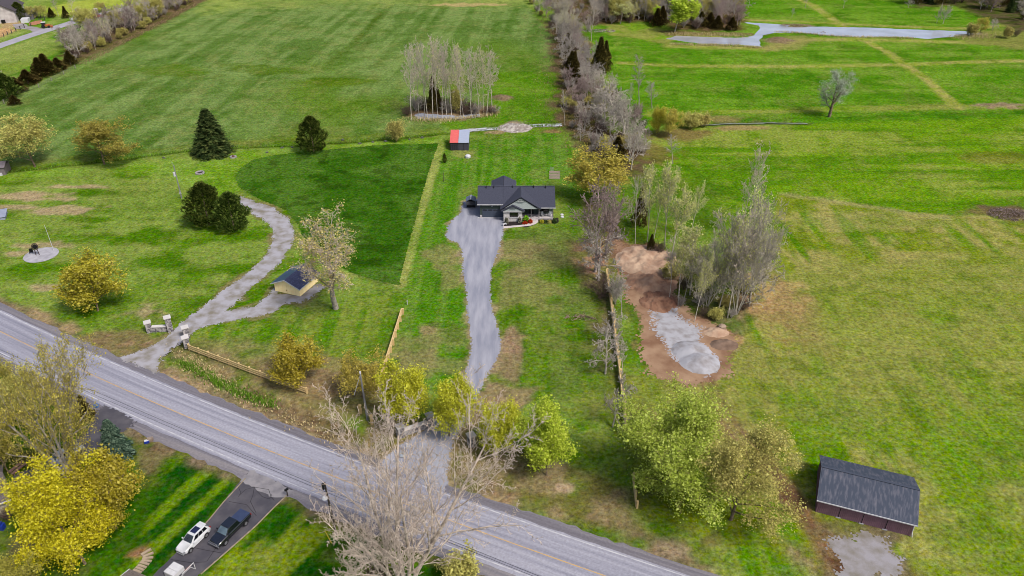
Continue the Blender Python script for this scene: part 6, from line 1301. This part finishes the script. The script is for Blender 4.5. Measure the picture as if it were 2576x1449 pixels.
sub('windscreen', pane_on((cb[1], cb[2], cb[6], cb[5]), .06, .94, .08, .92), wind, suv); sub('rear_window', pane_on((cb[3], cb[0], cb[4], cb[7]), .1, .9, .3, .9), tint, suv)
for q in ((cb[0], cb[1], cb[5], cb[4]), (cb[2], cb[3], cb[7], cb[6])):
    fl = q[0] is cb[2]
    for u0, u1 in ((.1, .34), (.37, .62), (.65, .9)): sub('side_window', pane_on(q, *((1 - u1, 1 - u0) if fl else (u0, u1)), .2, .86), tint, suv)
sub('glass_roof', pane_on((cb[4], cb[5], cb[6], cb[7]), .32, .86, .14, .86, .03), M('blue_roof_glass', A(40,44,92), A(30,32,70), 1, .08, spec=.8), suv)
MB().box(-2.0, -1.72, -.55, .55, 1.6, 1.66).build('spoiler', wp_, suv, bevel=.02)
wheels(suv, (1.36, -1.33), .92, .36); arches(suv, (1.36, -1.33), .925, .36)
for s_ in (-1, 1):
    MB().box(.62, .8, s_ * .98 - .1, s_ * .98 + .1, 1.02, 1.16).build('wing_mirror', wp_, suv, bevel=.03); MB().box(1.95, 2.2, s_ * .64 - .14, s_ * .64 + .14, .775, .80).build('headlight', M('headlight_glass', A(120,126,136), None, 1, .1, spec=.7), suv); MB().box(-2.3, -2.18, s_ * .74 - .12, s_ * .74 + .12, .9, 1.04).build('tail_light', M('tail_red', A(180,36,36), None, 1, .2), suv)
MB().box(2.2, 2.33, -.55, .55, .46, .56).build('grille', black, suv); MB().box(2.25, 2.345, -.6, .6, .3, .4).build('bumper', wp_, suv, bevel=.02)
tr = place_vehicle('pickup_truck', (567.8,1364.7), (617.8,1315.9), .86, 'black crew cab pickup with a dark blue bed cover on the tarmac driveway', 'pickup', .4)
b = loft([body_sec(-2.9, .5, 1.1, .9), body_sec(-2.8, .42, 1.16, .96), body_sec(-.95, .36, 1.18, .98), body_sec(.9, .36, 1.16, .98), body_sec(1.4, .36, 1.14, .98), body_sec(2.3, .38, 1.08, .96), body_sec(2.75, .42, 1.0, .92), body_sec(2.88, .5, .92, .84)])
b.build('body', kp, tr, smooth=True, bevel=.02); cb = cabin(-1.0, 1.5, -.82, .72, 1.14, 1.86, .86, .68)
m_ = MB(); m_.add(cb, [(4, 5, 6, 7), (0, 1, 5, 4), (1, 2, 6, 5), (2, 3, 7, 6), (3, 0, 4, 7)]); m_.build('cabin', kp, tr, bevel=.05)
sub('windscreen', pane_on((cb[1], cb[2], cb[6], cb[5]), .06, .94, .08, .92), M('pale_windscreen', A(124,148,164), A(84,104,124), .7, .1, spec=.8), tr); sub('rear_window', pane_on((cb[3], cb[0], cb[4], cb[7]), .1, .9, .2, .9), tint, tr)
for q in ((cb[0], cb[1], cb[5], cb[4]), (cb[2], cb[3], cb[7], cb[6])):
    fl = q[0] is cb[2]
    for u0, u1 in ((.08, .4), (.44, .8)): sub('side_window', pane_on(q, *((1 - u1, 1 - u0) if fl else (u0, u1)), .12, .86), tint, tr)
MB().box(-2.85, -1.04, -.84, .84, 1.225, 1.275).build('bed_cover', M('blue_bed_cover', A(62,78,116), A(54,68,104), 1, .7), tr, bevel=.02)
wheels(tr, (1.85, -1.75), .98, .4); arches(tr, (1.85, -1.75), .985, .4)
for s_ in (-1, 1):
    MB().box(1.05, 1.2, s_ * 1.06 - .12, s_ * 1.06 + .12, 1.2, 1.4).build('wing_mirror', kp, tr, bevel=.03); MB().box(2.78, 2.9, s_ * .72 - .16, s_ * .72 + .16, .78, .94).build('headlight', MATS['headlight_glass'], tr); MB().box(-2.94, -2.84, s_ * .84 - .07, s_ * .84 + .07, .8, 1.1).build('tail_light', MATS['tail_red'], tr)
chrome = M('chrome', A(214,214,222), A(180,180,190), 2, .2, metal=.7)
MB().box(2.86, 2.92, -.52, .52, .74, .95).build('grille', chrome, tr); MB().box(2.84, 3.0, -.88, .88, .5, .68).build('bumper', chrome, tr, bevel=.03); MB().box(-3.0, -2.88, -.85, .85, .48, .62).build('rear_bumper', chrome, tr, bevel=.02)
def small_car(name, D, ang, paint, label, s=1.0, cat='car', z=.04):
    p = G(*D); o = empty(name, (p[0], p[1], z), ang, label, cat); o.scale = (s, s, s)
    loft([body_sec(-2.2, .4, .85, .8), body_sec(-2.0, .28, .95, .88), body_sec(0, .26, .96, .9), body_sec(1.2, .26, .92, .9), body_sec(2.1, .3, .78, .84), body_sec(2.25, .4, .66, .7)]).build('body', paint, o, smooth=True)
    cb = cabin(-1.9, 1.0, -1.4, .2, .94, 1.5, .78, .58); m_ = MB(); m_.add(cb, [(4, 5, 6, 7), (0, 1, 5, 4), (1, 2, 6, 5), (2, 3, 7, 6), (3, 0, 4, 7)]); m_.build('cabin', paint, o, bevel=.04)
    sub('windscreen', pane_on((cb[1], cb[2], cb[6], cb[5]), .06, .94, .08, .92), wind, o); sub('rear_window', pane_on((cb[3], cb[0], cb[4], cb[7]), .1, .9, .1, .9), tint, o)
    for q in ((cb[0], cb[1], cb[5], cb[4]), (cb[2], cb[3], cb[7], cb[6])): sub('side_window', pane_on(q, .1, .9, .15, .86), tint, o)
    wheels(o, (1.35, -1.35), .9, .34); return o
small_car('parked_car', (172,1150), .95, wp_, 'white car half hidden behind the trunks of the multi-stemmed tree')
small_car('parked_car', (158,1176), .95, M('silver_blue_paint', A(186,190,204), A(120,128,160), 1, .3), 'silver car under the multi-stemmed tree nearest the wooden bench', .8)
small_car('moving_car', (201,52), .35, wp_, 'white van-like car driving on the far pale road', 1.5)
small_car('parked_car', (246,45), .2, M('red_car_paint', A(196,52,56), A(160,40,44), 1, .3), 'red car at the hedge end of the far road', 1.3)
# tractor far off
p = G(115,70); o = empty('farm_tractor', (p[0], p[1], .03), .4, 'small orange and white tractor at the far farmyard entrance', 'tractor'); org = M('orange_paint', A(222,132,60), A(180,100,50), 1, .4)
MB().box(-1.2, 2.0, -.6, .6, .6, 1.5).build('engine_hood', org, o, bevel=.1); MB().box(-1.2, .4, -.7, .7, 1.5, 2.3).build('cab', tint, o); MB().box(-1.3, .5, -.8, .8, 2.31, 2.5).build('cab_roof', white, o, bevel=.06); MB().box(2.1, 2.9, -1.0, 1.0, .2, .9).build('bucket', org, o)
for x, rr in ((-.7, .75), (1.4, .5)):
    for s_ in (-1, 1): w = MB().lathe([(rr * .5, -.2), (rr, -.2), (rr, .2), (rr * .5, .2)], 14).build('wheel', tyre_m, o, loc=(x, s_ * .85, rr)); w.rotation_euler.x = R(90)
for k, (x, y) in enumerate(((84,64),(92,62),(99,60))):
    p = G(x, y); o = MB().box(-1.4, 1.4, -.05, .05, .2, 1.4).box(-1.4, -1.3, -.08, .08, 0, 1.6).box(1.3, 1.4, -.08, .08, 0, 1.6).build('salmon_gate', M('salmon_panel', A(232,168,136), A(206,140,112), 1), None, (p[0], p[1], 0), .5); tag(o, ('salmon gate panel farthest from the far tractor', 'middle salmon gate panel of the row', 'salmon gate panel nearest the far tractor')[k], 'gate panel', 'salmon gate panels beside the far tractor')
o = MB().box(-1.6, 1.6, -.8, .8, 0, 1.0).box(-1.4, 1.4, -.6, .6, 1.0, 1.2).build('hay_feeder', black, None, (*G(193,71), 0), .2); tag(o, 'small black feeder on the grass beside the far road', 'feeder')
tag(MB().lathe([(1.2, 0), (1.2, .4), (.8, .9), (.1, 1.1)], 12).build('white_dome', white, None, (*G(240,26), 0)), 'small white dome in the bright far meadow', 'dome')
# far barn at the corner
p = G(4,62); o = empty('far_barn', (p[0] - 3, p[1] + 2, 0), .3, 'white barn with a dark roof edge at the top corner of the picture', 'barn')
b = MB(); b.add([(-8,0,0),(8,0,0),(8,0,5),(0,0,9.5),(-8,0,5),(-8,18,0),(8,18,0),(8,18,5),(0,18,9.5),(-8,18,5)], [(0,1,2,3,4),(9,8,7,6,5),(1,6,7,2),(5,0,4,9)]); b.build('wall', M('white_barn_wall', A(240,232,230), A(206,196,194), .5), o)
MB().slab([(-8.6,-.6,4.7),(0,-.6,9.6),(0,18.6,9.6),(-8.6,18.6,4.7)][::-1], .25).slab([(0,-.6,9.6),(8.6,-.6,4.7),(8.6,18.6,4.7),(0,18.6,9.6)][::-1], .25).build('roof', M('dark_barn_roof', A(92,84,90), None), o)
MB().box(-2, 1.5, -.1, -.02, 0, 3.6).build('door', white, o); MB().box(8.02, 14, 4, 14, 0, 3).build('lean_to', M('grey_lean_to', A(128,124,128), None), o); MB().box(10, 13, -2, 2, 0, 1.6).build('white_annex', white, o)
tag(MB().lathe([(.8, 0), (.85, 1.4), (.6, 1.5)], 10).build('black_barrel', black, None, (*G(10,58.5), 0)), 'black barrel standing against the far white barn', 'barrel')

# ------------------------------------------------------------------ garden corner south of the road
p = G(370,1114); o = empty('recycling_bin', (p[0], p[1], 0), .4, 'bright blue recycling bin on the verge', 'bin'); blue = M('blue_plastic', A(40,72,190), A(30,58,160), 2, .5); MB().box(-.35, .35, -.25, .25, 0, .45).build('body', blue, o, bevel=.05); MB().box(-.3, .3, -.2, .2, .455, .5).build('contents', white, o)
p = G(379,1109); tag(MB().box(-.4, .4, -.3, .3, 0, .5).box(-.36, .36, -.26, .26, .5, .56).build('cardboard_box', M('cardboard', A(186,168,150), A(150,130,116), 2), None, (p[0], p[1], 0), .3), 'open brown box beside the blue recycling bin', 'box')
tag(MB().box(-.5, .5, -.35, .35, 0, .8).box(-.3, .3, -.25, .25, .8, 1.1).build('blue_barrow', blue, None, (*G(3,1330), 0)), 'bright blue plastic tub on the lawn at the picture edge', 'tub')
tag(MB().box(-.35, .35, -.25, .25, 0, .5).box(-.3, .3, -.2, .2, .5, .56).build('blue_box', M('pale_blue_plastic', A(110,150,214), A(90,130,190), 2), None, (*G(242,1024), 0)), 'pale blue box by the road beside the dark juniper', 'box')
def timber_bench():
    a, b_ = np.array(G(37,1200)), np.array(G(72,1172)); d = b_ - a; L_ = float(np.linalg.norm(d)); o = empty('wooden_bench', (a[0], a[1], .04), math.atan2(d[1], d[0]), 'weathered pinkish wooden bench beside the tarmac court', 'bench'); wm = M('pink_wood', A(168,132,122), A(130,100,92), 2, .9, stretch=(.5, 5, 5))
    for k in range(3): MB().box(0, L_, .1 + k * .17, .24 + k * .17, .42, .47).build('seat_slat', wm, o)
    for k in range(3): MB().slab([(0, .62, .55 + k * .15), (L_, .62, .55 + k * .15), (L_, .66, .67 + k * .15), (0, .66, .67 + k * .15)], .04).build('back_slat', wm, o)
    for x in (.15, L_ - .15):
        for y in (.14, .56): MB().box(x - .05, x + .05, y - .05, y + .05, 0, .42).build('leg', wm, o)
timber_bench()
def white_box(pts, h, label, name, split):
    Q = WP(pts); a, b_, d_ = map(np.array, Q); u = b_ - a; Lx = float(np.linalg.norm(u)); v = d_ - a; u /= Lx; Ly = abs(float(np.dot(v, [-u[1], u[0]]))); o = empty(name, (a[0], a[1], .04), math.atan2(u[1], u[0]), label, 'storage box')
    MB().box(0, Lx, 0, Ly, .12, h).build('body', white, o, bevel=.03)
    xs = [0, Lx * .4, Lx] if split else [0, Lx]
    for i in range(len(xs) - 1): MB().box(xs[i] + .015, xs[i + 1] - .015, -.02, Ly + .02, h + .004, h + .07).build('lid', white, o, bevel=.015)
    for x in (.12, Lx - .12):
        for y in (.12, Ly - .12): MB().box(x - .05, x + .05, y - .05, y + .05, 0, .12).build('foot', black, o)
white_box([(79,1224),(104,1204),(62,1214)][:1] + [(108,1212),(84,1218)] if False else [(92,1236),(119,1216),(76,1226)], .75, 'white flat-topped box on the tarmac court by the bench', 'white_box', False)
white_box([(440,1462),(466,1436),(418,1448)], .8, 'white box with a two-part lid at the bottom of the driveway', 'white_box', True)
p = G(478,1446); o = empty('hockey_net', (p[0], p[1], .04), 1.1, 'white street hockey goal net beside the white box on the tarmac', 'goal'); wt = M('white_tube', A(246,246,248), None, 2, .4); rt2 = M('red_tube', A(206,120,116), A(236,210,206), 2)
MB().tube([(-.9, 0, .05), (-.9, 0, 1.2), (.9, 0, 1.2), (.9, 0, .05)], .055, 8).build('goal_frame', wt, o); MB().tube([(-.9, 0, .06), (-.8, .75, .06), (.8, .75, .06), (.9, 0, .06)], .05, 8).build('base_frame', wt, o); MB().tube([(-.5, -.005, 1.262), (.5, -.005, 1.262)], .03, 6).build('red_stripe', rt2, o); MB().tube([(0, .75, .06), (0, .05, 1.2)], .04, 8).build('rear_bar', wt, o)
b = MB()
for k in range(12):
    x = -.85 + 1.7 * k / 11; b.tube([(x, .03, 1.18), (x * .95, .74, .08)], .008, 3, cap=False)
for k in range(9):
    t = k / 8; b.tube([(-.87, .03 + .7 * t, 1.18 - 1.1 * t), (.87, .03 + .7 * t, 1.18 - 1.1 * t)], .008, 3, cap=False)
b.build('netting', M('grey_net', A(190,190,196), None), o)
# curved steps
o = empty('stone_steps', (*G(362,1420), 0), 0, 'curved flight of pale stone steps in the lawn', 'steps'); stp = M('step_stone', A(204,184,158), A(164,146,126), 1.4, .95, bump=.03); base = np.array(G(362,1420))
cv = [(375,1390),(380,1397),(379,1405),(376,1412),(371,1418),(365,1425),(359,1431),(353,1437),(347,1443)]
for i, q in enumerate(cv):
    a = np.array(G(*q)) - base; n_ = np.array(G(*cv[min(i + 1, len(cv) - 1)])) - np.array(G(*cv[max(i - 1, 0)])); rz = math.atan2(n_[1], n_[0]) + math.pi / 2
    MB().box(-.65, .65, -.17, .17, 0, .22 - .018 * i).build('step', stp, o, loc=(a[0] - .35, a[1], 0), rz=rz, bevel=.03)
# cream house at the edge, and the roof corner below the steps
q = G(34,1288); o = empty('cream_house', (q[0], q[1], 0), .62, 'cream house corner with a grey roof edge at the picture edge', 'house')
cw_ = M('cream_siding', A(236,226,200), A(222,212,186), 3, .8, stretch=(.4, .4, 8)); grf = M('grey_shingles', A(128,118,116), A(96,88,90), 7, .9, bump=.02)
MB().box(-9, 0, 0, 7, 0, 2.7).build('wall', cw_, o); MB().slab([(-9.4, -.5, 2.62), (.4, -.5, 2.62), (.4, 3.5, 4.4), (-9.4, 3.5, 4.4)], .15).slab([(-9.4, 3.504, 4.4), (.4, 3.504, 4.4), (.4, 7.5, 2.62), (-9.4, 7.5, 2.62)], .15).build('roof', grf, o); MB().box(-9.4, .4, -.6, -.505, 2.45, 2.62).build('gutter', white, o); MB().tube([(.05, -.08, 2.5), (.05, -.08, .05)], .05, 6).build('downpipe', white, o)
q = G(326,1430, 3.0); o = empty('brown_roofed_house', (q[0], q[1], 0), 1.0, 'corner of a brownish shingle roof at the bottom edge by the steps', 'house')
MB().box(-11, -.5, -9, -.6, 0, 2.7).build('wall', cw_, o); MB().slab([(-11.6, -9.5, 2.9), (0, -9.5, 2.9), (0, -4.8, 4.6), (-11.6, -4.8, 4.6)], .15).slab([(-11.6, -4.796, 4.6), (0, -4.796, 4.6), (0, 0, 2.9), (-11.6, 0, 2.9)], .15).build('roof', M('brown_shingles', A(160,146,136), A(124,112,106), 7, .9, bump=.02), o); MB().box(-11.6, 0, .004, .08, 2.7, 2.92).build('fascia', white, o)
tag(MB().box(-3, 0, 0, 4, 0, .7).slab([(-3.2, -.2, .75), (.2, -.2, .75), (.2, 4.2, 1.0), (-3.2, 4.2, 1.0)], .06).build('pool_cover', M('blue_grey_sheet', A(176,184,206), A(160,168,192), 1), None, (*G(14,552), 0), .4), 'pale blue-grey flat cover at the picture edge beyond the bare patches', 'cover')
q = G(15,440); o = empty('grey_shed', (q[0], q[1], 0), .2, 'grey-roofed shed cut off by the picture edge at the ditch', 'shed'); MB().box(-6, 0, 0, 4, 0, 2.2).build('wall', M('grey_boards', A(150,140,142), None, 2), o); MB().slab([(-6.3, -.3, 2.1), (.3, -.3, 2.1), (.3, 2, 3.1), (-6.3, 2, 3.1)], .1).slab([(-6.3, 2.004, 3.1), (.3, 2.004, 3.1), (.3, 4.3, 2.1), (-6.3, 4.3, 2.1)], .1).build('roof', M('pinkish_grey_roof', A(168,156,164), A(146,136,144), 1), o); MB().box(-1.2, -.7, -.5, -.05, 0, .7).build('white_bin', white, o)
# sign and hydrant-like things behind the branches at the driveway mouth
p = G(1012,1146); tag(MB().lathe([(.5, 0), (.6, .25), (.35, .5)], 10).build('pale_rock', M('pale_blue_rock', A(190,200,212), None), None, (*p, 0)), 'pale bluish rock at the mouth of the gravel driveway', 'rock')
p = G(1024,1140); b = MB(); b.tube([(0, 0, 0), (0, 0, 2.0)], .05, 6); b.box(-.03, .5, -.03, .03, 1.2, 1.9); o = b.build('house_sign', white, None, (*p, 0)); tag(o, 'white post sign behind the branches at the driveway mouth', 'sign')
